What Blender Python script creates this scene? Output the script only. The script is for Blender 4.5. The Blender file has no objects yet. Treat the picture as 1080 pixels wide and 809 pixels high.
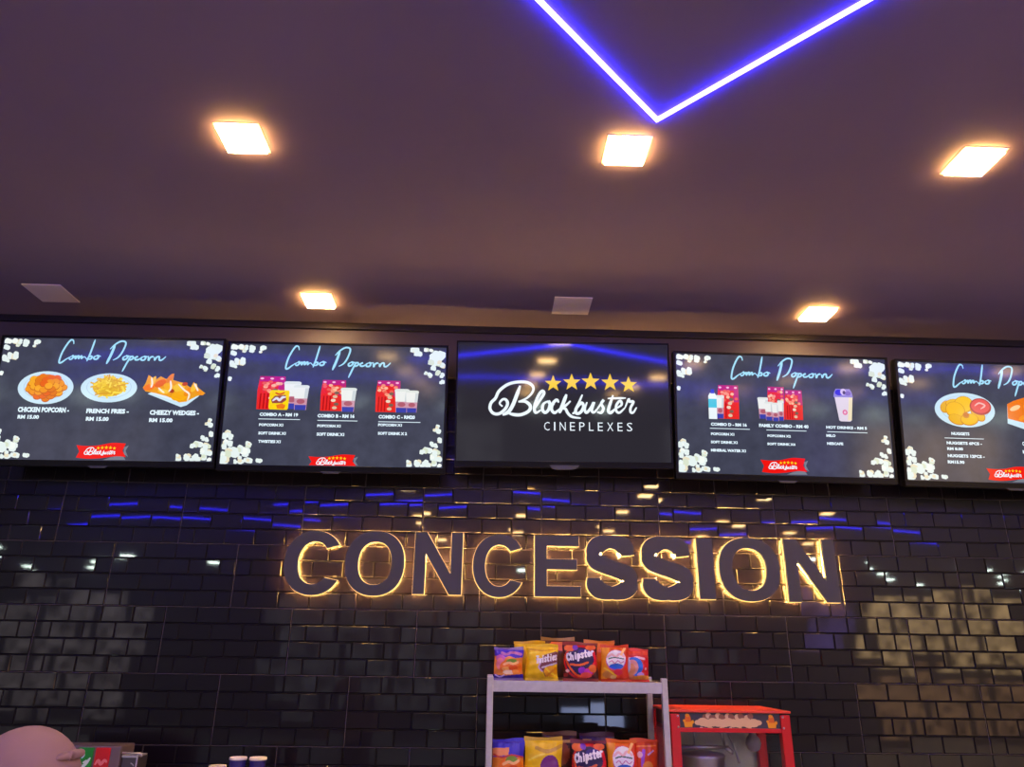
import bpy, bmesh, math, random
from mathutils import Vector, Matrix
import numpy as np

S = bpy.context.scene
COL = S.collection
PI = math.pi
random.seed(7)

# ------------------------------------------------------------------ materials
MATS = {}

def srgb(r, g, b):
    f = lambda c: (c/255/12.92) if c/255 <= 0.04045 else ((c/255+0.055)/1.055)**2.4
    return (f(r), f(g), f(b))

def mat(name, base=(.5, .5, .5), rough=.5, metal=0., emit=None, strength=1., spec=.5, ior=1.5, trans=0., alpha=1., noise=None, bump=None, coat=0.):
    """Procedural Principled material. noise = (scale, amount) mottles the base colour; bump = (scale, strength)."""
    if name in MATS:
        return MATS[name]
    m = bpy.data.materials.new(name)
    m.use_nodes = True
    nt = m.node_tree
    b = nt.nodes['Principled BSDF']
    b.inputs['Base Color'].default_value = (*base, 1)
    b.inputs['Roughness'].default_value = rough
    b.inputs['Metallic'].default_value = metal
    b.inputs['Specular IOR Level'].default_value = spec
    b.inputs['IOR'].default_value = ior
    b.inputs['Transmission Weight'].default_value = trans
    b.inputs['Alpha'].default_value = alpha
    b.inputs['Coat Weight'].default_value = coat
    if emit:
        b.inputs['Emission Color'].default_value = (*emit, 1)
        b.inputs['Emission Strength'].default_value = strength
    if noise or bump:
        tc = nt.nodes.new('ShaderNodeTexCoord')
    if noise:
        nz = nt.nodes.new('ShaderNodeTexNoise')
        nz.inputs['Scale'].default_value = noise[0]
        nz.inputs['Detail'].default_value = 5
        nt.links.new(tc.outputs['Object'], nz.inputs['Vector'])
        rp = nt.nodes.new('ShaderNodeValToRGB')
        lo, hi = 1-noise[1], 1+noise[1]
        rp.color_ramp.elements[0].position = .3
        rp.color_ramp.elements[1].position = .7
        src = emit if emit else base
        rp.color_ramp.elements[0].color = (*[min(1, c*lo) for c in src], 1)
        rp.color_ramp.elements[1].color = (*[min(1, c*hi) for c in src], 1)
        nt.links.new(nz.outputs['Fac'], rp.inputs['Fac'])
        nt.links.new(rp.outputs['Color'], b.inputs['Emission Color' if emit else 'Base Color'])
    if bump:
        nb = nt.nodes.new('ShaderNodeTexNoise')
        nb.inputs['Scale'].default_value = bump[0]
        nb.inputs['Detail'].default_value = 3
        nt.links.new(tc.outputs['Object'], nb.inputs['Vector'])
        bp = nt.nodes.new('ShaderNodeBump')
        bp.inputs['Strength'].default_value = bump[1]
        bp.inputs['Distance'].default_value = .01
        nt.links.new(nb.outputs['Fac'], bp.inputs['Height'])
        nt.links.new(bp.outputs['Normal'], b.inputs['Normal'])
    MATS[name] = m
    return m

def pix(r, g, b, k=1.):
    """A lit pixel colour of a display (emits what the picture shows) under glossy glass."""
    n = 'display_%d_%d_%d_%d' % (r, g, b, int(k*100))
    return mat(n, (0, 0, 0), .10, emit=srgb(r, g, b), strength=k/1.2, spec=.2)

def film(r, g, b):
    return mat('film_%d_%d_%d' % (r, g, b), srgb(r, g, b), .32, spec=.5, bump=(60, .12))

# ------------------------------------------------------------------ mesh building
class MB:
    def __init__(self):
        self.v, self.f, self.m, self.mats, self.sm = [], [], [], [], []
    def mi(self, m):
        if m not in self.mats:
            self.mats.append(m)
        return self.mats.index(m)
    def face(self, pts, m, smooth=False):
        n = len(self.v)
        self.v += [tuple(p) for p in pts]
        self.f.append(tuple(range(n, n+len(pts))))
        self.m.append(self.mi(m)); self.sm.append(smooth)
    def raw(self, vs, fs, m, smooth=False):
        n = len(self.v)
        self.v += [tuple(p) for p in vs]
        for f in fs:
            self.f.append(tuple(n+i for i in f)); self.m.append(self.mi(m)); self.sm.append(smooth)
    def box(self, x0, x1, y0, y1, z0, z1, m, bev=0.):
        if bev <= 0:
            vs = [(x, y, z) for x in (x0, x1) for y in (y0, y1) for z in (z0, z1)]
            fs = [(0, 1, 3, 2), (4, 6, 7, 5), (0, 4, 5, 1), (2, 3, 7, 6), (0, 2, 6, 4), (1, 5, 7, 3)]
            self.raw(vs, fs, m)
        else:
            bm = bmesh.new()
            bmesh.ops.create_cube(bm, size=1, matrix=Matrix.Translation(((x0+x1)/2, (y0+y1)/2, (z0+z1)/2)) @ Matrix.Diagonal((x1-x0, y1-y0, z1-z0, 1)))
            bmesh.ops.bevel(bm, geom=bm.edges[:], offset=bev, segments=2, affect='EDGES', profile=.6)
            bm.verts.index_update()
            self.raw([v.co[:] for v in bm.verts], [[v.index for v in f.verts] for f in bm.faces], m)
            bm.free()
    def tube(self, path, r, m, n=8, closed=False, caps=True):
        path = [Vector(p) for p in path]
        rr = r if isinstance(r, (list, tuple)) else [r]*len(path)
        L = len(path)
        rings = []
        for i, p in enumerate(path):
            a = path[(i-1) % L] if (closed or i > 0) else p
            b = path[(i+1) % L] if (closed or i < L-1) else p
            t = (b-a).normalized() if (b-a).length > 1e-9 else Vector((0, 0, 1))
            up = Vector((0, 1, 0)) if abs(t.y) < .9 else Vector((1, 0, 0))
            s = t.cross(up).normalized(); u = s.cross(t).normalized()
            rings.append([p+(s*math.cos(2*PI*k/n)+u*math.sin(2*PI*k/n))*rr[i] for k in range(n)])
        vs = [q for ring in rings for q in ring]
        fs = []
        for i in range(L if closed else L-1):
            j = (i+1) % L
            for k in range(n):
                fs.append((i*n+k, i*n+(k+1) % n, j*n+(k+1) % n, j*n+k))
        self.raw(vs, fs, m, True)
        if caps and not closed:
            self.face(list(reversed(rings[0])), m); self.face(rings[-1], m)
    def lathe(self, prof, c, m, n=32, mats=None):
        """prof: list of (r, z) about the vertical axis through c=(x, y, z0)."""
        rings = [[(c[0]+r*math.cos(2*PI*k/n), c[1]+r*math.sin(2*PI*k/n), c[2]+z) for k in range(n)] for r, z in prof]
        for i in range(len(prof)-1):
            mm = mats[i] if mats else m
            self.raw(rings[i]+rings[i+1], [(k, (k+1) % n, n+(k+1) % n, n+k) for k in range(n)], mm, True)
    def octa(self, c, r, m):
        x, y, z = c
        self.raw([(x+r, y, z), (x-r, y, z), (x, y+r, z), (x, y-r, z), (x, y, z+r), (x, y, z-r)],
                 [(0, 2, 4), (2, 1, 4), (1, 3, 4), (3, 0, 4), (2, 0, 5), (1, 2, 5), (3, 1, 5), (0, 3, 5)], m)
    def ball(self, c, r, m, n=16, k=10):
        rx, ry, rz = r if isinstance(r, tuple) else (r, r, r)
        vs, fs = [], []
        for i in range(k+1):
            th = PI*i/k
            for j in range(n):
                ph = 2*PI*j/n
                vs.append((c[0]+rx*math.sin(th)*math.cos(ph), c[1]+ry*math.sin(th)*math.sin(ph), c[2]+rz*math.cos(th)))
        for i in range(k):
            for j in range(n):
                fs.append((i*n+j, (i+1)*n+j, (i+1)*n+(j+1) % n, i*n+(j+1) % n))
        self.raw(vs, fs, m, True)
    # flat artwork on a display, local x / z in metres, drawn at depth y (towards the viewer is -y)
    def disc(self, x, z, rx, rz, y, m, n=28, a0=0.):
        ca, sa = math.cos(a0), math.sin(a0)
        self.face([(x+rx*math.cos(-2*PI*k/n)*ca-rz*math.sin(-2*PI*k/n)*sa, y, z+rx*math.cos(-2*PI*k/n)*sa+rz*math.sin(-2*PI*k/n)*ca) for k in range(n)][::-1], m)
    def poly(self, pts, y, m):
        a = sum(pts[i][0]*pts[(i+1) % len(pts)][1]-pts[(i+1) % len(pts)][0]*pts[i][1] for i in range(len(pts)))
        if a < 0:
            pts = pts[::-1]
        self.face([(p[0], y, p[1]) for p in pts], m)
    def ribbon(self, pts, w, y, m, taper=.45):
        pts = smooth(pts, 5)
        L = len(pts)
        lft, rgt = [], []
        for i, p in enumerate(pts):
            a, b = pts[max(0, i-1)], pts[min(L-1, i+1)]
            t = Vector((b[0]-a[0], b[1]-a[1]))
            t = t.normalized() if t.length > 1e-9 else Vector((1, 0))
            k = i/(L-1)
            ww = w/2*(taper+(1-taper)*min(1, 5*k, 5*(1-k)))
            lft.append((p[0]-t.y*ww, p[1]+t.x*ww)); rgt.append((p[0]+t.y*ww, p[1]-t.x*ww))
        for i in range(L-1):
            self.face([(rgt[i][0], y, rgt[i][1]), (rgt[i+1][0], y, rgt[i+1][1]), (lft[i+1][0], y, lft[i+1][1]), (lft[i][0], y, lft[i][1])], m)
    def star(self, x, z, r, y, m):
        self.poly([(x+(r if k % 2 == 0 else r*.42)*math.sin(2*PI*k/10), z+(r if k % 2 == 0 else r*.42)*math.cos(2*PI*k/10)) for k in range(10)], y, m)
    def build(self, name, parent=None, loc=None, kind=None, label=None, merge=True, mods=None):
        me = bpy.data.meshes.new(name)
        me.from_pydata(self.v, [], self.f)
        for m in self.mats:
            me.materials.append(m)
        me.polygons.foreach_set('material_index', self.m)
        me.polygons.foreach_set('use_smooth', self.sm)
        if merge:
            bm = bmesh.new(); bm.from_mesh(me)
            bmesh.ops.remove_doubles(bm, verts=bm.verts, dist=1e-5)
            bm.to_mesh(me); bm.free()
        me.update()
        o = bpy.data.objects.new(name, me)
        COL.objects.link(o)
        if parent: o.parent = parent
        if loc: o.location = loc
        if kind: o['kind'] = kind
        if label: o['label'] = label
        return o

def smooth(pts, n):
    if len(pts) < 3:
        return [(pts[0][0]+(pts[1][0]-pts[0][0])*k/n, pts[0][1]+(pts[1][1]-pts[0][1])*k/n) for k in range(n+1)]
    out = []
    for i in range(len(pts)-1):
        p0, p1, p2, p3 = pts[max(0, i-1)], pts[i], pts[i+1], pts[min(len(pts)-1, i+2)]
        for k in range(n):
            t = k/n
            out.append(tuple(.5*((2*p1[d])+(-p0[d]+p2[d])*t+(2*p0[d]-5*p1[d]+4*p2[d]-p3[d])*t*t+(-p0[d]+3*p1[d]-3*p2[d]+p3[d])*t**3) for d in (0, 1)))
    out.append(pts[-1])
    return out

def text_mesh(txt, bold=0.):
    """Triangles of a flat line of lettering in the built-in font, fitted to the unit box: (verts xy, faces)."""
    cu = bpy.data.curves.new('t', 'FONT')
    cu.body = txt; cu.offset = bold; cu.resolution_u = 2
    o = bpy.data.objects.new('t', cu); COL.objects.link(o)
    bpy.context.view_layer.update()
    me = bpy.data.meshes.new_from_object(o.evaluated_get(bpy.context.evaluated_depsgraph_get()))
    vs = [v.co[:2] for v in me.vertices]; fs = [tuple(p.vertices) for p in me.polygons]
    bpy.data.objects.remove(o); bpy.data.curves.remove(cu); bpy.data.meshes.remove(me)
    x0, x1 = min(v[0] for v in vs), max(v[0] for v in vs); y0, y1 = min(v[1] for v in vs), max(v[1] for v in vs)
    return [((v[0]-x0)/(x1-x0), (v[1]-y0)/(y1-y0)) for v in vs], fs

def put_text(mb, txt, x0, z1, x1, z0, y, m, bold=.02):
    vs, fs = text_mesh(txt, bold)
    mb.raw([(x0+a*(x1-x0), y, z0+b*(z1-z0)) for a, b in vs], fs, m)

def slab(loops, d0, d1, m, sidem=None):
    """Plate with holes: outline loops (x, z), front at y=d0, back at y=d1."""
    cu = bpy.data.curves.new('s', 'CURVE'); cu.dimensions = '2D'; cu.fill_mode = 'BOTH'
    for lp in loops:
        sp = cu.splines.new('POLY'); sp.points.add(len(lp)-1); sp.use_cyclic_u = True
        for i, p in enumerate(lp):
            sp.points[i].co = (p[0], p[1], 0, 1)
    cu.extrude = abs(d1-d0)/2
    o = bpy.data.objects.new('s', cu); COL.objects.link(o)
    bpy.context.view_layer.update()
    me = bpy.data.meshes.new_from_object(o.evaluated_get(bpy.context.evaluated_depsgraph_get()))
    mb = MB(); c = (d0+d1)/2
    mb.raw([(v.co.x, c-v.co.z, v.co.y) for v in me.vertices], [tuple(p.vertices) for p in me.polygons], m)
    bpy.data.objects.remove(o); bpy.data.curves.remove(cu); bpy.data.meshes.remove(me)
    return mb

def thing(name, label, cat, loc=(0, 0, 0), rot=None, group=None):
    o = bpy.data.objects.new(name, None); COL.objects.link(o)
    o.empty_display_size = .05
    o.location = loc
    if rot is not None: o.rotation_euler = rot
    o['label'] = label; o['category'] = cat
    if group: o['group'] = group
    return o

def tag(o, label, cat, group=None):
    o['label'] = label; o['category'] = cat
    if group: o['group'] = group
    return o

def dup(root, loc, label=None, group=None):
    r = root.copy(); COL.objects.link(r); r.location = loc
    if label: r['label'] = label
    if group: r['group'] = group
    for ch in list(root.children):
        c = ch.copy(); COL.objects.link(c); c.parent = r
        for g in ch.children:
            d = g.copy(); COL.objects.link(d); d.parent = c
    return r

# ------------------------------------------------------------------ camera (1080 x 809 frame)
H0 = 2.364                                     # height of a long tile joint; the measured layout is relative to it
CAM = Vector((0.341, -3.754, H0-0.814))
yaw, pitch, roll, fpx = 0.02679, 0.35661, 0.01462, 779.96
fw = Vector((math.sin(yaw)*math.cos(pitch), math.cos(yaw)*math.cos(pitch), math.sin(pitch)))
rt = Vector((math.cos(yaw), -math.sin(yaw), 0)); up = rt.cross(fw)
R_ = rt*math.cos(roll)+up*math.sin(roll); U_ = up*math.cos(roll)-rt*math.sin(roll)
cd = bpy.data.cameras.new('camera'); cam = bpy.data.objects.new('camera', cd); COL.objects.link(cam)
cd.sensor_fit = 'HORIZONTAL'; cd.sensor_width = 36; cd.lens = fpx*36/1080; cd.clip_start = .05
cam.matrix_world = Matrix(((R_.x, U_.x, -fw.x, CAM.x), (R_.y, U_.y, -fw.y, CAM.y), (R_.z, U_.z, -fw.z, CAM.z), (0, 0, 0, 1)))
S.camera = cam
S.view_settings.view_transform = 'Standard'; S.view_settings.look = 'None'
S.view_settings.exposure = .28; S.view_settings.gamma = 1; S.view_settings.use_curve_mapping = False
S.cycles.use_denoising = True
S.cycles.max_bounces = 10; S.cycles.diffuse_bounces = 5; S.cycles.glossy_bounces = 5; S.cycles.caustics_reflective = False; S.cycles.caustics_refractive = False
S.cycles.sample_clamp_indirect = 6

w = bpy.data.worlds.new('world'); S.world = w; w.use_nodes = True
w.node_tree.nodes['Background'].inputs[0].default_value = (.01, .008, .012, 1)

# ------------------------------------------------------------------ the setting
CZ = H0+0.90                                   # ceiling height 3.26 m
X0, X1, Y1 = -11., 14., -14.
M_ceil = mat('ceiling_paint', (.215, .168, .255), .75, noise=(1.2, .06))
M_floor = mat('floor_tile', (.62, .58, .58), .35, noise=(3, .06))
M_dark = mat('dark_wall_paint', (.10, .085, .09), .5, noise=(2, .1))
M_tile = mat('black_glazed_tile', (.008, .005, .008), .32, spec=.2, coat=.45)
M_bed = mat('black_grout', (.006, .005, .006), .6)
M_grout = mat('grey_grout', (.12, .095, .10), .55)
M_band = mat('mauve_wall_paint', (.075, .055, .062), .6)
M_black = mat('matte_black', (.012, .009, .013), .5)
M_beige = mat('beige_panel', (.46, .36, .22), .5, noise=(2, .15))
M_grey = mat('grey_panel', (.22, .22, .23), .5, noise=(2, .15))

m = MB(); m.box(X0-.2, X1+.2, Y1-.2, .3, -.2, 0, M_floor); m.build('floor', kind='structure')
m = MB(); m.box(X0-.2, X1+.2, Y1-.2, .3, CZ, CZ+.2, M_ceil); m.build('ceiling', kind='structure')
m = MB(); m.box(X0-.2, X0, Y1-.2, .3, 0, CZ, M_dark); m.build('wall_left', kind='structure')
m = MB(); m.box(X1, X1+.2, Y1-.2, .3, 0, CZ, M_dark); m.build('wall_right', kind='structure')
m = MB(); m.box(X0, X1, Y1-.2, Y1, 0, CZ, M_dark); m.build('wall_front', kind='structure')

def tiled_wall():
    """Bevelled black brick tiles 150 x 75 mm, pressed in 600 x 300 mm sheets laid in running bond with a pale joint between sheets."""
    m = MB()
    m.box(X0, X1, .0, .2, 0, CZ, M_bed)
    bx, bz, g, bev, d = .15, .075, .0016, .0048, .0045
    xa, xb = -4.2, 6.0
    k0 = -int(H0/.3)-1; k1 = int((CZ-H0)/.3)+1
    for k in range(k0, k1):
        zs = H0+.3*k; off = 0. if k % 2 else .3           # sheet row just below H0 (k=-1) has a joint at x=0
        if zs+.3 < .0: continue
        i0 = math.floor((xa-off)/.6)
        for i in range(i0, int((xb-xa)/.6)+i0+1):
            xs = off+.6*i
            for r in range(4):
                z0 = zs+bz*r; z1 = z0+bz
                if z0 < 0 or z1 > CZ-.005: continue
                cuts = [0, .15, .3, .45, .6] if r % 2 else [0, .075, .225, .375, .525, .6]
                for a, b in zip(cuts, cuts[1:]):
                    x0, x1 = xs+a, xs+b
                    gx0 = .0014 if a == 0 else g*.5; gx1 = .0014 if b == .6 else g*.5
                    gz0 = .0014 if r == 0 else g*.5; gz1 = .0014 if r == 3 else g*.5
                    o = [(x0+gx0, z0+gz0), (x1-gx1, z0+gz0), (x1-gx1, z1-gz1), (x0+gx0, z1-gz1)]
                    n = [(x0+bev, z0+bev), (x1-bev, z0+bev), (x1-bev, z1-bev), (x0+bev, z1-bev)]
                    tx = random.gauss(0, .0075); tz = random.gauss(0, .0055)
                    cx, cz = (x0+x1)/2, (z0+z1)/2
                    P = [(p[0], -.0004, p[1]) for p in o]+[(p[0], -d-(p[0]-cx)*tx-(p[1]-cz)*tz, p[1]) for p in n]
                    m.raw(P, [(4, 5, 6, 7), (0, 1, 5, 4), (1, 2, 6, 5), (2, 3, 7, 6), (3, 0, 4, 7)], M_tile)
            # pale joint round the sheet
            m.face([(xs-.0014, -.0016, zs), (xs+.0014, -.0016, zs), (xs+.0014, -.0016, zs+.3), (xs-.0014, -.0016, zs+.3)], M_grout)
        m.face([(xa, -.0016, zs-.0012), (xb, -.0016, zs-.0012), (xb, -.0016, zs+.0012), (xa, -.0016, zs+.0012)], M_grout)
    o = m.build('wall_back', kind='structure', merge=False)
    return o
tiled_wall()
# painted band above the tiles with a dark shadow gap under the ceiling
m = MB(); m.box(-4.2, 6, -.03, -.006, H0+.60, H0+.862, M_band, .002); m.build('trim_1', kind='structure')
m = MB(); m.box(-4.2, 6, -.045, -.006, H0+.864, CZ, M_black, .002); m.build('trim_2', kind='structure')

# far lobby: glowing totems added before the far wall for the glossy tiles to mirror
def added_glow_box(x0, x1, panels):
    t = thing('added_glow_box', 'glowing box added at the far wall behind the viewer for the tiles to mirror', 'added_glow_box', ((x0+x1)/2, Y1, 0), group='added glowing boxes at the far wall')
    w = (x1-x0)/2
    c = MB(); c.box(-w-.04, w+.04, .0005, .12, 0, max(q[1] for q in panels)+.04, M_dark); c.build('case', t)
    for z0, z1, col, k, sc, amt in panels:
        f = MB(); f.face([(-w, .121, z0), (-w, .121, z1), (w, .121, z1), (w, .121, z0)], mat('added_box_glow_%d_%d_%d_%d' % (*[int(100*q) for q in col], int(k*10)), (0, 0, 0), .5, emit=col, strength=k, noise=(sc, amt))); f.build('lit_panel', t)
for a in (9.0, 10.2, 11.4): added_glow_box(a, a+1.05, [(1.45, 3.1, (.54, .33, .15), 12, 3.2, .97), (.15, 1.3, (.50, .26, .12), 4.5, 3.6, .97)])
for a in (-10.6, -9.5, -8.4): added_glow_box(a, a+.95, [(.3, 2.9, (.50, .43, .44), 2.0, 3.2, .97)])
for a in (-4.3, -3.05, -1.8, -.55): added_glow_box(a, a+1.1, [(.4, 3.0, (.46, .46, .56), .9, 2.6, .97)])
added_glow_box(2.2, 3.4, [(.12, .62, (.42, .50, .95), 16, 1., .3)])
added_glow_box(7.6, 8.7, [(1.9, 3.1, (.18, .12, .6), 4.0, 1.6, .9)])
added_glow_box(4.4, 5.6, [(.4, 3.0, (.46, .44, .54), .8, 2.6, .97)])

# ------------------------------------------------------------------ ceiling fittings
M_lamp = mat('warm_led_diffuser', (.8, .8, .8), .4, emit=(1., .70, .33), strength=85)
M_edge = mat('amber_bloom_edge', (.8, .7, .5), .4, emit=(1., .50, .12), strength=75)  # glowing amber sides added to imitate bloom on the ceiling round each lamp
M_cool = mat('cool_lamp_diffuser', (.8, .8, .8), .4, emit=(.8, 1., .88), strength=130)
M_rim = mat('white_lamp_frame', (.75, .66, .64), .45)
M_plate = mat('white_cover_plate', (.92, .80, .76), .5)
M_blue = mat('blue_led_diffuser', (.5, .5, .6), .4, emit=(.020, .016, 1.), strength=80)

def square_lamp(label, x, y, group, lit=M_lamp, s=.140, f=.158):
    t = thing('ceiling_light', label, 'ceiling light', (x, y, CZ), group=group)
    r = MB(); a, b = s/2, f/2
    for q in ((-b, b, -b, -a), (-b, b, a, b), (-b, -a, -a, a), (a, b, -a, a)):
        r.box(q[0], q[1], q[2], q[3], -.0025, 0, M_rim)
    r.build('frame', t)
    d = MB(); e = a-.0005
    d.face([(-e, -e, -.014), (-e, e, -.014), (e, e, -.014), (e, -e, -.014)], lit)
    for u0, v0, u1, v1 in ((-e, -e, e, -e), (e, -e, e, e), (e, e, -e, e), (-e, e, -e, -e)):
        d.face([(u0, v0, -.014), (u1, v1, -.014), (u1, v1, 0), (u0, v0, 0)], M_edge if lit is M_lamp else lit)
    d.build('diffuser', t)
    return t

G = 'lit square downlights in the ceiling'
lampA = square_lamp('lit square ceiling downlight at upper left, left of the blue light strip', -.566, -1.578, G)
dup(lampA, (.797, -1.578, CZ), 'lit square ceiling downlight just below the tip of the blue light strip')
dup(lampA, (2.060, -1.578, CZ), 'lit square ceiling downlight at the upper right edge of the ceiling')
dup(lampA, (-.566, -.315, CZ), 'small lit square downlight close above the menu screen with combos A to C')
dup(lampA, (2.024, -.315, CZ), 'small lit square downlight close above the menu screen with the hot drink cup')
G2 = 'lit square downlights over the lobby'
for y in (-2.84, -4.2, -5.6, -7.0):
    for x in (-.566, .797, 2.06, 3.42, 4.8):
        dup(lampA, (x, y, CZ), 'lit square downlight over the lobby behind the viewer', G2)
for x in (-1.93, 3.42):
    dup(lampA, (x, -1.578, CZ), 'lit square downlight beside the picture edge', G2)
G3 = 'cool white lamps at the far end of the lobby'
for x, y in ((-9, -10.5), (-7.6, -11.2), (-6.3, -10.2), (-8.2, -12.2), (-5.2, -11.8), (-2.2, -10.8), (-.6, -11.6), (1.2, -10.8), (2.6, -11.8), (6.4, -10.2), (7.8, -10.9), (9.2, -10.1), (8.4, -11.8), (10.6, -11.2), (12, -10.3), (11.4, -12.4), (9.8, -12.8), (-9.6, -12.9)):
    square_lamp('cool white square lamp at the far end of the lobby', x, y, G3, M_cool, .19, .22)

def cover(label, x, y):
    t = MB(); s = .096
    t.box(-s, s, -s, s, -.006, 0, M_plate, .002)
    o = t.build('ceiling_panel', loc=(x, y, CZ))
    return tag(o, label, 'ceiling panel', 'unlit white ceiling plates')
cover('unlit white square plate on the ceiling above the leftmost menu screen', -1.918, -.315)
cover('unlit white square plate on the ceiling above the black logo screen', .735, -.330)

def chevron(label, apex, arms, wd=.013):
    """Bent light line of two straight arms, lens a little proud of the ceiling."""
    a = Vector(apex); pts = [a+Vector(arms[0]), a, a+Vector(arms[1])]
    d0 = (pts[1]-pts[0]).normalized(); d1 = (pts[2]-pts[1]).normalized()
    n0 = Vector((-d0.y, d0.x)); n1 = Vector((-d1.y, d1.x)); nm = (n0+n1).normalized(); k = 1/nm.dot(n0)
    t = thing('light_strip', label, 'light strip', (a.x, a.y, CZ))
    def strip(h, z0, z1, m, name):
        o = [(pts[0]+n0*h), (pts[1]+nm*h*k), (pts[2]+n1*h), (pts[2]-n1*h), (pts[1]-nm*h*k), (pts[0]-n0*h)]
        o = [(p.x-a.x, p.y-a.y) for p in o]
        b = MB()
        for q in ((0, 1, 4, 5), (1, 2, 3, 4)):
            lo = [(o[i][0], o[i][1], z0) for i in q]; hi = [(o[i][0], o[i][1], z1) for i in q]
            b.raw(lo+hi, [(3, 2, 1, 0), (4, 5, 6, 7), (0, 1, 5, 4), (1, 2, 6, 5), (2, 3, 7, 6), (3, 0, 4, 7)], m)
        return b.build(name, t)
    strip(wd/2, -.009, -.00004, M_blue, 'diffuser')
    return t
V = chevron('blue glowing V shaped light strip set in the ceiling', (.871, -1.745), ((-1.28, -1.385), (1.30, -1.39)))
G4 = 'blue light lines over the lobby'
for x, y, ar in ((-2.6, -2.9, ((-1.2, -.9), (1.5, -.5))), (4.4, -2.7, ((-1.6, -.6), (1.3, -1.0))), (.3, -4.6, ((-2.6, -.9), (2.8, -.8))), (-3.8, -5.8, ((-1.6, -.5), (1.9, -.7))), (4.7, -5.9, ((-1.9, -.6), (1.9, -.6)))):
    t = chevron('blue bent light line over the lobby behind the viewer', (x, y), ar); t['group'] = G4

# ------------------------------------------------------------------ menu screens
SCR = lambda v: tuple(c/1000 for c in v)
WHT = pix(235, 245, 255, 1.05)
ICE = pix(165, 222, 250, 1.05)
TXT = pix(222, 240, 252, 1.1)
CORN = pix(226, 238, 236, 1.05)
RED = pix(240, 18, 12, 1.0)
YEL = pix(252, 205, 20, 1.0)
M_slate = mat('slate_display', (0, 0, 0), .10, emit=srgb(64, 66, 84), strength=.84, noise=(14, .16), spec=.2)
M_off = mat('black_display', (0, 0, 0), .07, emit=srgb(44, 41, 49), strength=.8, spec=.35)
M_bez = mat('black_bezel', (.006, .005, .006), .3, spec=.15)
M_shell = mat('black_shell', (.01, .009, .01), .5)
M_silver = mat('silver_plastic', (.07, .07, .075), .4, metal=.3)
A_TILT = math.radians(8)

POP = [(-523,284,15),(-526,250,14),(-492,285,14),(-473,272,12),(-462,286,12),(-435,279,16),(-377,281,14),(-391,266,8),(-525,200,14),(-505,212,15),(-478,215,18),(-511,186,9),(-532,122,10),(383,292,17),(399,267,19),(372,294,9),(441,294,12),(469,292,10),(484,263,25),(518,264,22),(475,223,20),(509,227,20),(481,197,12),(528,213,14),(442,170,9),(464,159,12),(505,172,12),(524,161,13),(526,124,12),(-509,-154,16),(-528,-165,13),(-496,-170,12),(-521,-197,13),(-497,-202,13),(-530,-219,13),(-531,-256,12),(-518,-282,18),(-534,-288,13),(-485,-233,23),(-496,-250,20),(-452,-227,16),(-421,-242,21),(-464,-259,16),(-448,-267,10),(-414,-205,15),(-403,-202,9),(-465,-289,11),(-438,-285,14),(-411,-282,13),(-393,-284,11),(-355,-278,13),(-345,-288,11),(513,-103,11),(500,-117,9),(514,-122,12),(526,-170,12),(488,-190,12),(508,-195,11),(450,-216,17),(472,-218,16),(443,-230,12),(510,-233,19),(497,-256,17),(519,-261,16),(497,-283,13),(524,-293,11),(373,-281,12),(372,-296,16),(423,-282,16),(416,-296,11),(461,-284,16),(477,-292,11),(444,-295,11)]
HEAD = [[(-198,277),(-202,294),(-215,297),(-231,274),(-248,236),(-257,199),(-257,180),(-246,181),(-228,196),(-210,209)],[(-197,216),(-210,206),(-207,197),(-196,202),(-191,214),(-197,216),(-188,209),(-180,215),(-181,201),(-172,214),(-165,215),(-166,202),(-156,214),(-150,214),(-151,202),(-137,212),(-122,196)],[(-95,302),(-102,268),(-112,225),(-123,189)],[(-123,202),(-112,214),(-101,214),(-103,203),(-119,198)],[(-75,220),(-90,211),(-87,201),(-74,202),(-68,212),(-75,220),(-57,215)],[(7,279),(-6,230),(-25,177)],[(-16,253),(4,276),(31,294),(53,293),(58,277),(45,237),(28,211),(5,197)],[(68,221),(54,211),(56,200),(68,203),(77,215),(68,221),(88,218)],[(92,221),(76,186),(57,139)],[(87,212),(99,218),(103,208),(91,200),(83,203)],[(103,208),(126,218),(114,212),(115,201),(130,202),(145,213)],[(157,219),(143,211),(145,200),(159,201),(165,214),(157,219),(178,217)],[(177,222),(180,198),(186,212),(198,218),(201,214)],[(207,217),(210,200),(218,215),(231,218),(233,202),(246,202),(264,220)]]
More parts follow.
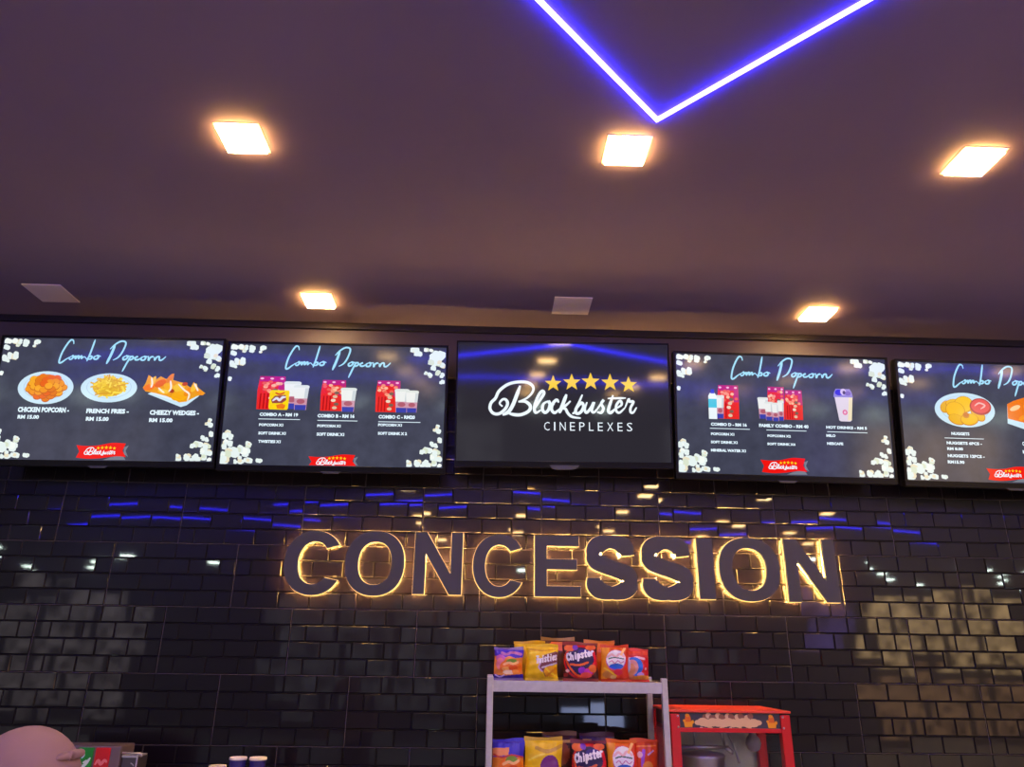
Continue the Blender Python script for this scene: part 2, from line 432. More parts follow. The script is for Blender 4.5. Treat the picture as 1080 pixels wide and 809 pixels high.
LOGO = [([(-307,-28),(-322,-12),(-307,8),(-290,6),(-282,-14),(-295,-42),(-324,-65),(-353,-63),(-370,-39),(-364,-9),(-343,14),(-325,51),(-284,84),(-236,98),(-184,97),(-155,77),(-156,49),(-184,17),(-228,-3)],13),([(-228,-3),(-192,-2),(-168,-24),(-176,-50),(-216,-69),(-259,-67),(-283,-56)],14),([(-219,80),(-236,31),(-258,-25),(-279,-56),(-307,-71)],16),([(-147,-40),(-121,4),(-99,41),(-109,53),(-129,25),(-147,-28),(-141,-58),(-115,-44)],13),([(-77,2),(-101,-12),(-107,-41),(-93,-57),(-76,-41),(-69,-11),(-77,2),(-63,-19),(-47,-11)],13),([(-25,-5),(-35,9),(-55,-11),(-61,-41),(-45,-57),(-20,-37)],13),([(15,38),(-5,-15),(-22,-59)],15),([(35,4),(12,-18),(-9,-31),(9,-37),(21,-59),(43,-77),(85,-83)],12),([(95,37),(76,-7),(60,-44),(66,-60),(86,-52),(100,-25),(92,-5),(73,-22),(58,-50)],13),([(43,-61),(55,-54),(60,-44)],9),([(118,-1),(106,-37),(115,-55),(138,-29),(153,-1),(141,-41),(152,-53),(171,-33)],12),([(171,-33),(203,11),(190,-8),(200,-32),(189,-54),(168,-51)],12),([(251,36),(232,-16),(225,-46),(237,-54),(259,-34)],13),([(223,19),(315,22)],9),([(264,-32),(292,-13),(287,8),(268,-11),(264,-42),(281,-53),(310,-27)],11),([(310,-27),(329,18),(332,4),(353,4),(338,-27),(337,-49),(351,-51),(368,-25)],11)]
STARS = [(-52,92,44),(42,100,46),(138,105,48),(237,101,47),(331,91,44)]

def screen_thing(name, label, pose, group=None, w=1.085, h=.6103, bez=.012, chin=.030, off=False):
    x, y, z, ro = pose
    rot = (Matrix.Rotation(A_TILT, 3, 'X') @ Matrix.Rotation(-ro, 3, 'Y')).to_euler()
    t = thing(name, label, 'screen', (x, y, H0+z), rot, group)
    a, b = w/2, h/2
    fr = MB()
    fr.box(-a-bez, a+bez, -.005, .03, b, b+bez, M_bez, .002)
    fr.box(-a-bez, a+bez, -.005, .03, -b-chin, -b, M_bez, .002)
    fr.box(-a-bez, -a, -.005, .03, -b, b, M_bez); fr.box(a, a+bez, -.005, .03, -b, b, M_bez)
    fr.build('bezel', t)
    sh = MB(); sh.box(-a-bez+.002, a+bez-.002, .028, .05, -b-chin+.002, b+bez-.002, M_shell, .004)
    sh.box(-a*.6, a*.6, .05, .075, -b*.75, b*.45, M_shell, .01)
    sh.build('back_shell', t)
    br = MB(); br.box(-.16, .16, .075, .11, -.12, .1, M_shell, .004)
    br.box(-.12, .12, .11, .228, -.02, .02, M_shell)
    br.build('wall_bracket', t)
    em = MB()
    if off:
        pts = [(-.075, -b-chin+.012), (-.062, -b-chin-.004), (-.04, -b-chin-.010), (.04, -b-chin-.010), (.062, -b-chin-.004), (.075, -b-chin+.012)]
    else:
        pts = [(-.05, -b-chin+.004), (-.035, -b-chin-.006), (.035, -b-chin-.006), (.05, -b-chin+.004)]
    em2 = slab([pts], -.007, .004, M_silver); em2.build('brand_badge', t)
    s = MB(); s.face([(-a, 0, -b), (a, 0, -b), (a, 0, b), (-a, 0, b)], M_off if off else M_slate)
    sc = s.build('screen', t)
    return t, sc

def popcorn(sc, w=1.085, h=.6103):
    """Popcorn scattered over the corners of the picture, one mesh per clump."""
    a, b = w/2-.003, h/2-.003
    rnd = random.Random(3)
    tones = [CORN, pix(240, 246, 240, 1.05), pix(218, 228, 205, 1.0), pix(236, 226, 196, 1.)]
    left = list(POP); clumps = []
    while left:
        cl = [left.pop()]; grew = True
        while grew:
            near = [q for q in left if any(math.hypot(q[0]-c[0], q[1]-c[1]) < 1.25*(q[2]+c[2])+4 for c in cl)]
            grew = bool(near)
            for q in near: left.remove(q); cl.append(q)
        clumps.append(cl)
    for cl in clumps:
        m = MB(); n = 0
        for x, z, r in cl:
            for q in range(4):
                rr = r*.001*rnd.uniform(.62, .96); an = rnd.uniform(0, 6.28)
                cx = x*.001+math.cos(an)*r*.00045; cz = z*.001+math.sin(an)*r*.00045
                cx = max(-a+rr*.7, min(a-rr*.7, cx)); cz = max(-b+rr*.7, min(b-rr*.7, cz))
                n += 1
                pts = []
                for k in range(12):
                    u = cx+rr*math.cos(2*PI*k/12)*(1+.16*math.sin(3*k)); v = cz+rr*math.sin(2*PI*k/12)*(1+.16*math.sin(2*k))
                    pts.append((max(-a, min(a, u)), max(-b, min(b, v))))
                m.poly(pts, -.0006-.00001*n, tones[0] if rnd.random() < .6 else rnd.choice(tones))
        m.build('popcorn_clump', sc, merge=False)

def heading(sc, dx=0, dz=0):
    for word_ in (HEAD[:5], HEAD[5:]):
        m = MB()
        for i, st in enumerate(word_):
            m.ribbon([(x*.001+dx, z*.001+dz) for x, z in st], .0125 if st is HEAD[5] else .0088, -.0008-.00002*i, ICE)
        m.build('heading_word', sc, merge=False)

def mini_logo(m, cx, cz, wd, y, wm, ym, bold=1.7):
    k = wd/.75
    for st, ww in LOGO:
        m.ribbon([(cx+x*.001*k, cz+z*.001*k) for x, z in st], ww*.00095*k*bold, y, wm)
    for x, z, r in STARS:
        m.star(cx+x*.001*k, cz+z*.001*k, r*.001*k, y, ym)

def ribbon_logo(sc, x0, z0, x1, z1):
    m = MB(); w, h = x1-x0, z1-z0
    bot = max(z0, -.302); f = lambda u, v: (x0+u*w, max(bot, z0+v*h))
    grey = pix(120, 126, 140)
    m.poly([f(.70, .16), f(.93, .30), f(1.0, .02), f(.55, .0)], -.0007, grey)
    m.poly([f(.94, .75), f(1.03, .86), f(.98, .55), f(1.04, .2), f(.95, .35)], -.0007, grey)
    top = smooth([(0, .84), (.2, .80), (.42, .84), (.7, 1.0), (.97, .97)], 6)
    botm = smooth([(1.0, .18), (.8, .22), (.5, .1), (.25, .06), (.02, .12)], 6)
    m.poly([f(*p) for p in top]+[f(.92, .55)]+[f(*p) for p in botm]+[f(.07, .48)], -.0009, RED)
    mini_logo(m, x0+w*.48, z0+h*.47, w*.62, -.0011, WHT, YEL)
    m.build('ribbon_logo', sc, merge=False)

def lines(sc, items, rules=(), name='menu_lettering', bold=.055):
    cols = []
    for t, p, q in sorted(items, key=lambda e: e[1][0]):
        if not cols or p[0]-cols[-1][0] > 90: cols.append((p[0], []))
        cols[-1][1].append((t, p, q))
    for x_, its in cols:
        m = MB()
        for t, p, q in its:
            x0, z1, x1, z0 = p[0], p[1], q[0], q[1]
            h = (z1-z0); zc = (z1+z0)/2
            put_text(m, t, x0*.001+.002, zc*.001+h*.00047, x1*.001-.002, zc*.001-h*.00047, -.0008, TXT, bold)
        for p, q in rules:
            if abs(p[0]-x_) < 60:
                z = (p[1]+q[1])*.0005
                m.poly([(p[0]*.001, z-.0016), (q[0]*.001, z-.0016), (q[0]*.001, z+.0016), (p[0]*.001, z+.0016)], -.0008, TXT)
        m.build(name, sc, merge=False)

PLATE = pix(205, 232, 248, 1.0); PLATE2 = pix(178, 205, 228, 1.0)
def plate(m, x0, z1, x1, z0):
    cx, cz, rx, rz = (x0+x1)/2, (z0+z1)/2, (x1-x0)/2, (z1-z0)/2
    m.disc(cx, cz, rx, rz, -.0006, PLATE, 40); m.disc(cx, cz+rz*.05, rx*.80, rz*.78, -.00065, PLATE2, 40); m.disc(cx, cz+rz*.06, rx*.775, rz*.75, -.0007, PLATE, 40)
    return cx, cz, rx, rz

def popcorn_box(m, x0, z1, x1, z0):
    """Tall red and pink popcorn bag with pale puffs and stripes."""
    x0, x1, z0, z1 = x0*.001, x1*.001, z0*.001, z1*.001
    w, h = x1-x0, z1-z0; f = lambda u, v: (x0+u*w, z0+v*h)
    q = len(m.f)
    m.poly([f(.02, 0), f(.98, .0), f(1, .55), f(.98, 1), f(.06, 1), f(0, .55)], -.0006, pix(232, 40, 34))
    m.poly([f(.06, .84), f(.98, .84), f(.98, 1), f(.06, 1)], -.0007, pix(188, 32, 118))
    m.poly([f(.72, .5), f(1, .5), f(.98, .86), f(.78, .86)], -.00068, pix(190, 36, 112))
    for k in range(3):
        m.poly([f(.1+.13*k, .02), f(.15+.13*k, .02), f(.16+.13*k, .48), f(.11+.13*k, .48)], -.00072, pix(176, 10, 14))
    rnd = random.Random(int(x0*1000))
    for k in range(16):
        u, v = .12+.76*rnd.random(), .52+.34*rnd.random()
        m.disc(x0+u*w, z0+v*h, w*.085, h*.045, -.00074-.00001*k, [pix(246, 150, 118), pix(238, 96, 74), pix(250, 190, 150)][k % 3], 10)
    for k in range(5):
        m.disc(x0+(.58+.07*math.sin(k*2.1))*w, z0+(.1+.12*k)*h, w*.1, h*.05, -.0009-.00001*k, [pix(226, 190, 160), pix(120, 96, 80), pix(240, 214, 190)][k % 3], 10)
    for k in range(3):
        m.disc(x0+(.14+.36*k)*w, z0+.93*h, w*.07, h*.03, -.0009, pix(250, 190, 220), 10)

def soda(m, x0, z1, x1, z0, d=0.):
    x0, x1, z0, z1 = x0*.001, x1*.001, z0*.001, z1*.001
    w, h = x1-x0, z1-z0; f = lambda u, v: (x0+u*w, z0+v*h)
    y = -.00105-d
    m.poly([f(.16, 0), f(.84, 0), f(.97, .9), f(.03, .9)], y, pix(238, 240, 238))
    m.poly([f(.13, .0), f(.87, .0), f(.91, .46), f(.09, .46)], y-.00003, pix(205, 150, 170))
    m.poly([f(.16, .0), f(.84, .0), f(.86, .2), f(.14, .2)], y-.00005, pix(60, 66, 170))
    m.disc(x0+.5*w, z0+.34*h, w*.26, h*.1, y-.00007, pix(176, 92, 110), 14)
    m.poly([f(0, .9), f(1, .9), f(.98, .97), f(.86, 1), f(.14, 1), f(.02, .97)], y-.00009, pix(224, 230, 226))
    m.poly([f(.70, .46), f(.9, .46), f(.96, .88), f(.74, .88)], y-.00005, pix(206, 214, 218))

GM = 'glowing menu screens above the tiled wall'
# --- leftmost menu: chicken popcorn, fries, wedges
t, sc = screen_thing('menu_screen', 'leftmost glowing menu screen, showing chicken popcorn, fries and wedges', (-1.5634, -.2443, .362, .0091), GM)
popcorn(sc); heading(sc)
m = MB(); cx, cz, rx, rz = plate(m, -.440, .135, -.170, -.031)
rnd = random.Random(5)
cols = [pix(240, 150, 16), pix(246, 170, 30), pix(228, 120, 10), pix(236, 100, 8)]
m.disc(cx, cz+.004, rx*.70, rz*.76, -.00075, pix(222, 122, 10), 30)
for k in range(30):
    a = k*2.39996; r = math.sqrt((30-k)/30)
    m.disc(cx+math.cos(a)*r*rx*.63, cz+.004+math.sin(a)*r*rz*.72-.0025, .0215, .0175, -.000795-.00001*k, pix(204, 92, 8), 14)
    m.disc(cx+math.cos(a)*r*rx*.63, cz+.004+math.sin(a)*r*rz*.72, .0195, .0155, -.0008-.00001*k, cols[k % 4], 14)
m.build('chicken_picture', sc, merge=False)
m = MB(); cx, cz, rx, rz = plate(m, -.135, .129, .140, -.018)
cols = [pix(244, 205, 30), pix(232, 182, 14), pix(250, 222, 70), pix(222, 160, 10)]
m.disc(cx, cz+.004, rx*.58, rz*.66, -.00075, pix(226, 176, 16), 30)
for k in range(90):
    a = rnd.uniform(0, 6.28); r = math.sqrt(rnd.random()); b = rnd.uniform(0, 3.14)
    x, z = cx+math.cos(a)*r*rx*.56, cz+.006+math.sin(a)*r*rz*.66
    dx, dz = math.cos(b)*.022, math.sin(b)*.014; nx, nz = -math.sin(b)*.0042, math.cos(b)*.0042
    m.poly([(x-dx-nx, z-dz-nz), (x+dx-nx, z+dz-nz), (x+dx+nx, z+dz+nz), (x-dx+nx, z-dz+nz)], -.0008-.000005*k, cols[k % 4])
m.build('fries_picture', sc, merge=False)
m = MB()
m.poly([SCR(p) for p in [(195, 28), (364, -36), (391, -27), (448, 21), (430, 30), (230, 46)]], -.0006, PLATE)
m.poly([SCR(p) for p in [(209, 30), (364, -16), (436, 22), (410, 34), (240, 44)]], -.00065, pix(230, 240, 246))
m.poly([SCR(p) for p in [(168, 59), (180, 84), (189, 124), (212, 110), (223, 97), (250, 118), (278, 104), (315, 134), (312, 100), (340, 92), (364, 87), (402, 63), (415, 92), (439, 63), (478, 34), (438, 20), (405, 2), (389, -8), (353, -13), (318, 6), (288, 18), (230, 33), (183, 40)]], -.0008, pix(240, 160, 22))
for k, (x, z, rx, rz, a, c) in enumerate([(200, 62, 30, 16, .3, (246, 120, 10)), (215, 92, 28, 10, 1.2, (250, 190, 60)), (252, 82, 30, 17, .5, (238, 104, 8)), (296, 108, 28, 11, 1.0, (236, 132, 20)), (300, 62, 34, 18, -.4, (248, 178, 20)), (345, 62, 30, 22, .4, (246, 196, 40)), (352, 20, 42, 24, .2, (250, 176, 8)), (392, 40, 26, 16, .9, (244, 140, 14)), (418, 62, 24, 12, 1.1, (250, 196, 50)), (448, 38, 24, 11, -.4, (244, 150, 16)), (270, 42, 28, 12, -.2, (252, 200, 60)), (372, 80, 14, 9, .2, (196, 70, 8)), (312, 44, 12, 10, 0, (180, 60, 8))]):
    m.disc(x*.001, z*.001, rx*.001, rz*.001, -.0009-.00001*k, pix(*c), 16, a)
for k, st in enumerate([[(205, 112), (212, 80), (208, 60)], [(300, 96), (306, 60), (296, 40)], [(340, 80), (372, 50), (398, 30), (392, -4)], [(244, 60), (262, 44), (276, 34)], [(418, 84), (432, 62), (440, 46)]]):
    m.ribbon([SCR(p) for p in st], .0085, -.0011, pix(250, 238, 214))
m.build('wedges_picture', sc, merge=False)
lines(sc, [('CHICKEN POPCORN -', (-425, -45), (-174, -73)), ('RM 15.00', (-421, -85), (-314, -106)), ('FRENCH FRIES -', (-94, -49), (116, -74)), ('RM 15.00', (-91, -90), (23, -112)), ('CHEEZY WEDGES -', (214, -52), (458, -78)), ('RM 15.00', (215, -92), (333, -114))])
ribbon_logo(sc, -.117, -.302, .126, -.218)

# --- combos A to C
t, sc = screen_thing('menu_screen', 'second glowing menu screen from the left, listing combos A, B and C', (-.4429, -.2443, .3582, .0047), GM)
popcorn(sc); heading(sc)
def combo_picture(sc, boxes, cups, extra=None):
    m = MB()
    for b in boxes: popcorn_box(m, *b)
    for i, c in enumerate(cups): soda(m, *c, d=.0002*i)
    if extra: extra(m)
    m.build('combo_picture', sc, merge=False)
def yellow_bag(m):
    m.poly([SCR(p) for p in [(-326, 62), (-316, 69), (-232, 68), (-229, 60), (-231, -22), (-236, -30), (-322, -29), (-327, -20)]], -.0016, pix(250, 214, 8))
    m.poly([SCR(p) for p in [(-318, 20), (-300, 40), (-248, 46), (-242, 20), (-262, 4), (-310, 2)]], -.00165, pix(150, 70, 60))
    m.ribbon([SCR(p) for p in [(-310, 14), (-290, 28), (-276, 18), (-262, 32), (-246, 34)]], .012, -.0017, pix(226, 226, 240))
    m.poly([SCR(p) for p in [(-290, -6), (-262, 2), (-244, -8), (-252, -26), (-286, -24)]], -.00165, pix(236, 120, 20))
    m.ribbon([SCR(p) for p in [(-300, 56), (-276, 48), (-252, 58)]], .008, -.00165, pix(214, 60, 20))
combo_picture(sc, [(-389, 139, -252, -29)], [(-260, 115, -173, -25), (-211, 97, -132, -29)], yellow_bag)
combo_picture(sc, [(-75, 126, 49, -31)], [(23, 88, 104, -34)])
combo_picture(sc, [(198, 128, 320, -32)], [(291, 87, 366, -33), (346, 80, 413, -32)])
lines(sc, [('COMBO A - RM 19', (-370, -45), (-177, -64)), ('POPCORN X1', (-368, -99), (-246, -114)), ('SOFT DRINK X1', (-368, -140), (-230, -156)), ('TWISTIES X1', (-365, -181), (-252, -197)),
           ('COMBO B - RM 16', (-85, -46), (101, -66)), ('POPCORN X1', (-83, -99), (36, -114)), ('SOFT DRINK X1', (-83, -140), (56, -157)),
           ('COMBO C - RM20', (216, -46), (400, -66)), ('POPCORN X1', (216, -89), (337, -104)), ('SOFT DRINK X 2', (217, -131), (364, -147))],
      [((-372, -79), (-168, -76)), ((-82, -81), (115, -78)), ((218, -82), (426, -80))])
ribbon_logo(sc, -.113, -.318, .121, -.247)

# --- combo D, family combo, hot drinks
t, sc = screen_thing('menu_screen', 'glowing menu screen right of the logo screen, listing combo D and hot drinks', (1.8092, -.2443, .3593, -.0063), GM)
popcorn(sc); heading(sc)
def bottle(m):
    f = lambda u, v: (-.383+u*.044, -.031+v*.152)
    m.poly([f(.05, 0), f(1, 0), f(1, .78), f(.8, .88), f(.25, .88), f(.05, .78)], -.0016, pix(236, 246, 250))
    m.poly([f(.05, .38), f(1, .38), f(1, .68), f(.05, .68)], -.00165, pix(70, 196, 226))
    m.poly([f(.32, .86), f(.76, .86), f(.74, 1), f(.36, 1)], -.00165, pix(40, 60, 200))
combo_picture(sc, [(-335, 145, -225, -28)], [(-345, 92, -300, -27)], bottle)
combo_picture(sc, [(-80, 144, 10, -23), (9, 129, 100, -23)], [(-131, 88, -75, -22), (-96, 66, -52, -30), (-60, 62, -22, -33), (-30, 74, 4, -30)])
m = MB()
f = lambda u, v: (.261+u*.10, -.024+v*.173)
m.poly([f(.22, .03), f(.3, 0), f(.78, 0), f(.86, .04), f(.98, .72), f(.06, .72)], -.0008, pix(226, 214, 232))
m.poly([f(.66, .03), f(.86, .04), f(.98, .72), f(.8, .72)], -.00085, pix(240, 226, 190))
m.poly([f(0, .72), f(1, .72), f(.96, .86), f(.86, .97), f(.14, .97), f(.04, .86)], -.0009, pix(140, 132, 214))
m.disc(*f(.3, .86), .021, .016, -.00095, pix(58, 48, 216), 18); m.disc(*f(.52, .88), .015, .017, -.00097, pix(214, 196, 240), 18); m.disc(*f(.56, .86), .008, .010, -.001, pix(60, 50, 110), 14)
m.disc(*f(.76, .84), .015, .012, -.001, pix(110, 92, 190), 14)
m.disc(*f(.54, .27), .013, .014, -.00095, pix(226, 108, 160), 18); m.disc(*f(.54, .27), .006, .007, -.001, pix(240, 200, 226), 14)
m.build('hot_drink_picture', sc, merge=False)
lines(sc, [('COMBO D - RM 16', (-374, -48), (-188, -66)), ('POPCORN X1', (-375, -99), (-254, -114)), ('SOFT DRINK X1', (-377, -140), (-239, -155)), ('MINERAL WATER X1', (-378, -181), (-199, -196)),
           ('FAMILY COMBO - RM 40', (-130, -47), (125, -66)), ('POPCORN X2', (-90, -101), (32, -115)), ('SOFT DRINK X4', (-93, -142), (53, -156)),
           ('HOT DRINKS - RM 5', (211, -48), (423, -64)), ('MILO', (209, -91), (260, -106)), ('NESCAFE', (210, -131), (296, -146))],
      [((-378, -80), (-176, -77)), ((-92, -81), (111, -77)), ((217, -81), (422, -77))])
ribbon_logo(sc, -.129, -.300, .103, -.216)

# --- nuggets
t, sc = screen_thing('menu_screen', 'rightmost glowing menu screen, cut by the picture edge, showing a nugget plate', (2.955, -.2440, .345, -.008), GM)
popcorn(sc); heading(sc)
m = MB(); cx, cz, rx, rz = plate(m, -.368, .149, -.057, -.030)
for k, (u, v, ru, rv, a, c) in enumerate([(-.62, .18, .20, .20, .9, (236, 178, 22)), (-.36, .38, .24, .17, .1, (244, 188, 26)), (-.02, .34, .30, .34, .2, (250, 196, 30)), (-.32, .0, .30, .34, -.1, (252, 192, 16)), (.42, -.18, .16, .36, .7, (242, 182, 34)), (-.3, -.54, .26, .2, -.3, (240, 180, 20)), (.12, -.52, .28, .24, .1, (250, 190, 16)), (.02, -.28, .09, .10, 0, (206, 110, 10))]):
    m.disc(cx+u*rx, cz+v*rz-.002, ru*rx+.004, rv*rz*1.3+.004, -.00079-.00002*k, pix(214, 138, 14), 20, a)
    m.disc(cx+u*rx, cz+v*rz, ru*rx, rv*rz*1.3, -.0008-.00002*k, pix(*c), 20, a)
m.disc(cx+.53*rx, cz+.22*rz, .056, .044, -.0011, pix(190, 70, 62), 28); m.disc(cx+.53*rx, cz+.25*rz, .048, .036, -.00115, pix(236, 92, 88), 28)
m.ribbon([(cx+.53*rx-.03, cz+.25*rz), (cx+.53*rx-.005, cz+.25*rz+.016), (cx+.53*rx+.024, cz+.25*rz+.004), (cx+.53*rx, cz+.25*rz-.014)], .008, -.0012, pix(248, 190, 186))
m.build('nugget_picture', sc, merge=False)
m = MB()
m.poly([SCR(p) for p in [(11, 97), (45, 115), (104, 134), (300, 118), (318, 20), (180, -44), (84, -30), (2, -3)]], -.0006, PLATE)
m.poly([SCR(p) for p in [(11, 97), (45, 115), (104, 134), (292, 116), (300, 40), (170, -10), (84, 4), (6, 22)]], -.0007, pix(240, 120, 10))
for k, (x, z) in enumerate([(50, 78), (120, 96), (160, 50), (226, 84), (90, 30), (220, 40)]):
    m.disc(x*.001, z*.001, .03, .012, -.0008-.00001*k, [pix(252, 206, 150), pix(246, 150, 20), pix(250, 176, 40)][k % 3], 16, .4)
m.build('wedges_picture', sc, merge=False)
lines(sc, [('NUGGETS', (-297, -55), (-200, -72)), ('NUGGETS 6PCS -', (-326, -103), (-141, -120)), ('RM 8.00', (-326, -133), (-241, -149)), ('NUGGETS 12PCS -', (-327, -168), (-135, -185)), ('RM15.90', (-330, -199), (-241, -217)),
           ('C', (63, -94), (77, -115)), ('R', (60, -137), (74, -156))], [((-332, -88), (-131, -86))])
ribbon_logo(sc, -.135, -.300, .09, -.222)

# --- black logo screen in the middle
t, sc = screen_thing('logo_screen', 'black screen in the middle with the white cinema logo and five gold stars', (.6962, -.2443, .4029, .0122), w=1.068, h=.604, bez=.009, chin=.030, off=True)
m = MB()
for i, (st, ww) in enumerate(LOGO):
    m.ribbon([SCR(p) for p in st], ww*.00118, -.0008-.00002*i, WHT, .5)
m.build('script_lettering', sc, merge=False)
m = MB()
for x, z, r in STARS: m.star(x*.001, z*.001, r*.001, -.0008, pix(252, 208, 44))
m.build('star_row', sc, merge=False)
xs = -.099; n = len('CINEPLEXES')
CW = [.028, .007, .030, .025, .027, .023, .025, .031, .025, .028]
gap = (.443-sum(CW))/(n-1)
for i, ch in enumerate('CINEPLEXES'):
    m = MB(); put_text(m, ch, xs, -.104-.0*i, xs+CW[i], -.147, -.0008, WHT, -.006)
    m.build('small_letter', sc, merge=False)
    xs += CW[i]+gap

# ------------------------------------------------------------------ CONCESSION letters, lit from behind
M_face = mat('grey_letter_face', (.058, .054, .058), .5, noise=(6, .06))
M_side = M_face
M_led = mat('warm_led_bead', (.9, .8, .6), .4, emit=(1., .56, .15), strength=620)
M_tape = mat('led_tape', (.8, .7, .5), .4, emit=(1., .55, .15), strength=12)
M_pin = mat('steel', (.55, .54, .55), .3, metal=.9)

def sup(cx, cz, rx, rz, a0, a1, n, e=2.25):
    out = []
    for k in range(n+1):
        a = math.radians(a0+(a1-a0)*k/n); c, s = math.cos(a), math.sin(a)
        out.append((cx+rx*math.copysign(abs(c)**(2/e), c), cz+rz*math.copysign(abs(s)**(2/e), s)))
    return out

def glyph(ch):
    """Outline loops of a heavy sans letter in the unit box (x, z)."""
    if ch == 'N':
        f = lambda x, y: ((x-150)/1163, y/1466)
        return [[f(*p) for p in [(150, 0), (150, 1466), (438, 1466), (1038, 487), (1038, 1466), (1313, 1466), (1313, 0), (1016, 0), (425, 956), (425, 0)]]]
    if ch == 'E':
        f = lambda x, y: ((x-149)/1115, y/1466)
        return [[f(*p) for p in [(149, 0), (149, 1466), (1236, 1466), (1236, 1218), (445, 1218), (445, 893), (1181, 893), (1181, 646), (445, 646), (445, 247), (1264, 247), (1264, 0)]]]
    if ch == 'I':
        return [[(0, 0), (0, 1), (1, 1), (1, 0)]]
    if ch == 'O':
        return [sup(.5, .5, .5, .5, 0, 360, 64)[:-1], sup(.5, .5, .285, .335, 0, 360, 48)[:-1]]
    if ch == 'C':
        # outer arc from the upper terminal round the left to the lower one, inner arc back
        return [sup(.52, .5, .52, .5, 33, 329, 56, 2.15)[:]+[(.965, .255), (.965, .255)][:0]+sup(.525, .5, .285, .335, 318, 42, 44, 2.15)]
    if ch == 'S':
        sp = [(.108, .330), (.125, .235), (.255, .135), (.50, .098), (.74, .135), (.878, .225), (.885, .315), (.80, .405), (.60, .465), (.40, .515), (.215, .580), (.125, .665), (.120, .735), (.20, .830), (.34, .888), (.50, .903), (.68, .880), (.82, .800), (.848, .690)]
        sp = smooth(sp, 4)
        L, Rr = [], []
        for i, p in enumerate(sp):
            a, b = sp[max(0, i-1)], sp[min(len(sp)-1, i+1)]
            t = Vector(((b[0]-a[0])*.86, b[1]-a[1])).normalized()
            hw = .112*abs(t.y)/.86**.5+.097*abs(t.x)
            k = i/(len(sp)-1)
            L.append((p[0]-t.y*hw*1.12, p[1]+t.x*hw)); Rr.append((p[0]+t.y*hw*1.12, p[1]-t.x*hw))
        lp = L+Rr[::-1]
        x0, x1 = min(p[0] for p in lp), max(p[0] for p in lp); z0, z1 = min(p[1] for p in lp), max(p[1] for p in lp)
        return [[((p[0]-x0)/(x1-x0), (p[1]-z0)/(z1-z0)) for p in lp]]

M_halo = mat('amber_bloom_rim', (.5, .4, .2), .4, emit=(1., .58, .18), strength=1.4)
def offset(lp, li, d):
    A = sum(lp[i][0]*lp[(i+1) % len(lp)][1]-lp[(i+1) % len(lp)][0]*lp[i][1] for i in range(len(lp)))
    sg = -(1 if A > 0 else -1)*(1 if li == 0 else -1); n = len(lp); out = []
    for i in range(n):
        a, p, c = Vector(lp[i-1]), Vector(lp[i]), Vector(lp[(i+1) % n])
        d0 = (p-a).normalized(); d1 = (c-p).normalized()
        nm = (Vector((-d0.y, d0.x))+Vector((-d1.y, d1.x)))
        nm = nm.normalized() if nm.length > 1e-6 else Vector((-d1.y, d1.x))
        k = 1/max(.6, nm.dot(Vector((-d1.y, d1.x))))
        out.append((p+nm*k*sg*d)[:])
    return out

LET = [('C', -0.655, -0.385, -0.54, -0.234), ('O', -0.36, -0.074, -0.538, -0.23), ('N', -0.026, 0.209, -0.527, -0.231), ('C', 0.262, 0.509, -0.535, -0.235), ('E', 0.565, 0.789, -0.528, -0.236), ('S', 0.819, 1.069, -0.538, -0.229), ('S', 1.094, 1.343, -0.537, -0.229), ('I', 1.372, 1.45, -0.528, -0.236), ('O', 1.477, 1.778, -0.535, -0.228), ('N', 1.811, 2.065, -0.534, -0.23)]
DESC = ['first letter of the backlit word on the tiles, a grey C', 'grey backlit letter O right after the opening C', 'grey backlit letter N in the left half of the word, between O and C', 'grey backlit letter C in the middle of the word, before the E',
        'grey backlit letter E, the only E of the word', 'grey backlit letter S standing next to the E', 'grey backlit letter S standing next to the I', 'grey backlit letter I, the narrow one of the word', 'grey backlit letter O between the I and the last N', 'last letter of the backlit word on the tiles, a grey N']
def resample(lp, step):
    out = []; acc = 0.
    n = len(lp)
    for i in range(n):
        a, b = Vector(lp[i]), Vector(lp[(i+1) % n]); d = (b-a).length
        if d < 1e-9: continue
        s = -acc
        s = acc
        while s < d:
            out.append((a+(b-a)*(s/d))[:]); s += step
        acc = s-d
    return out
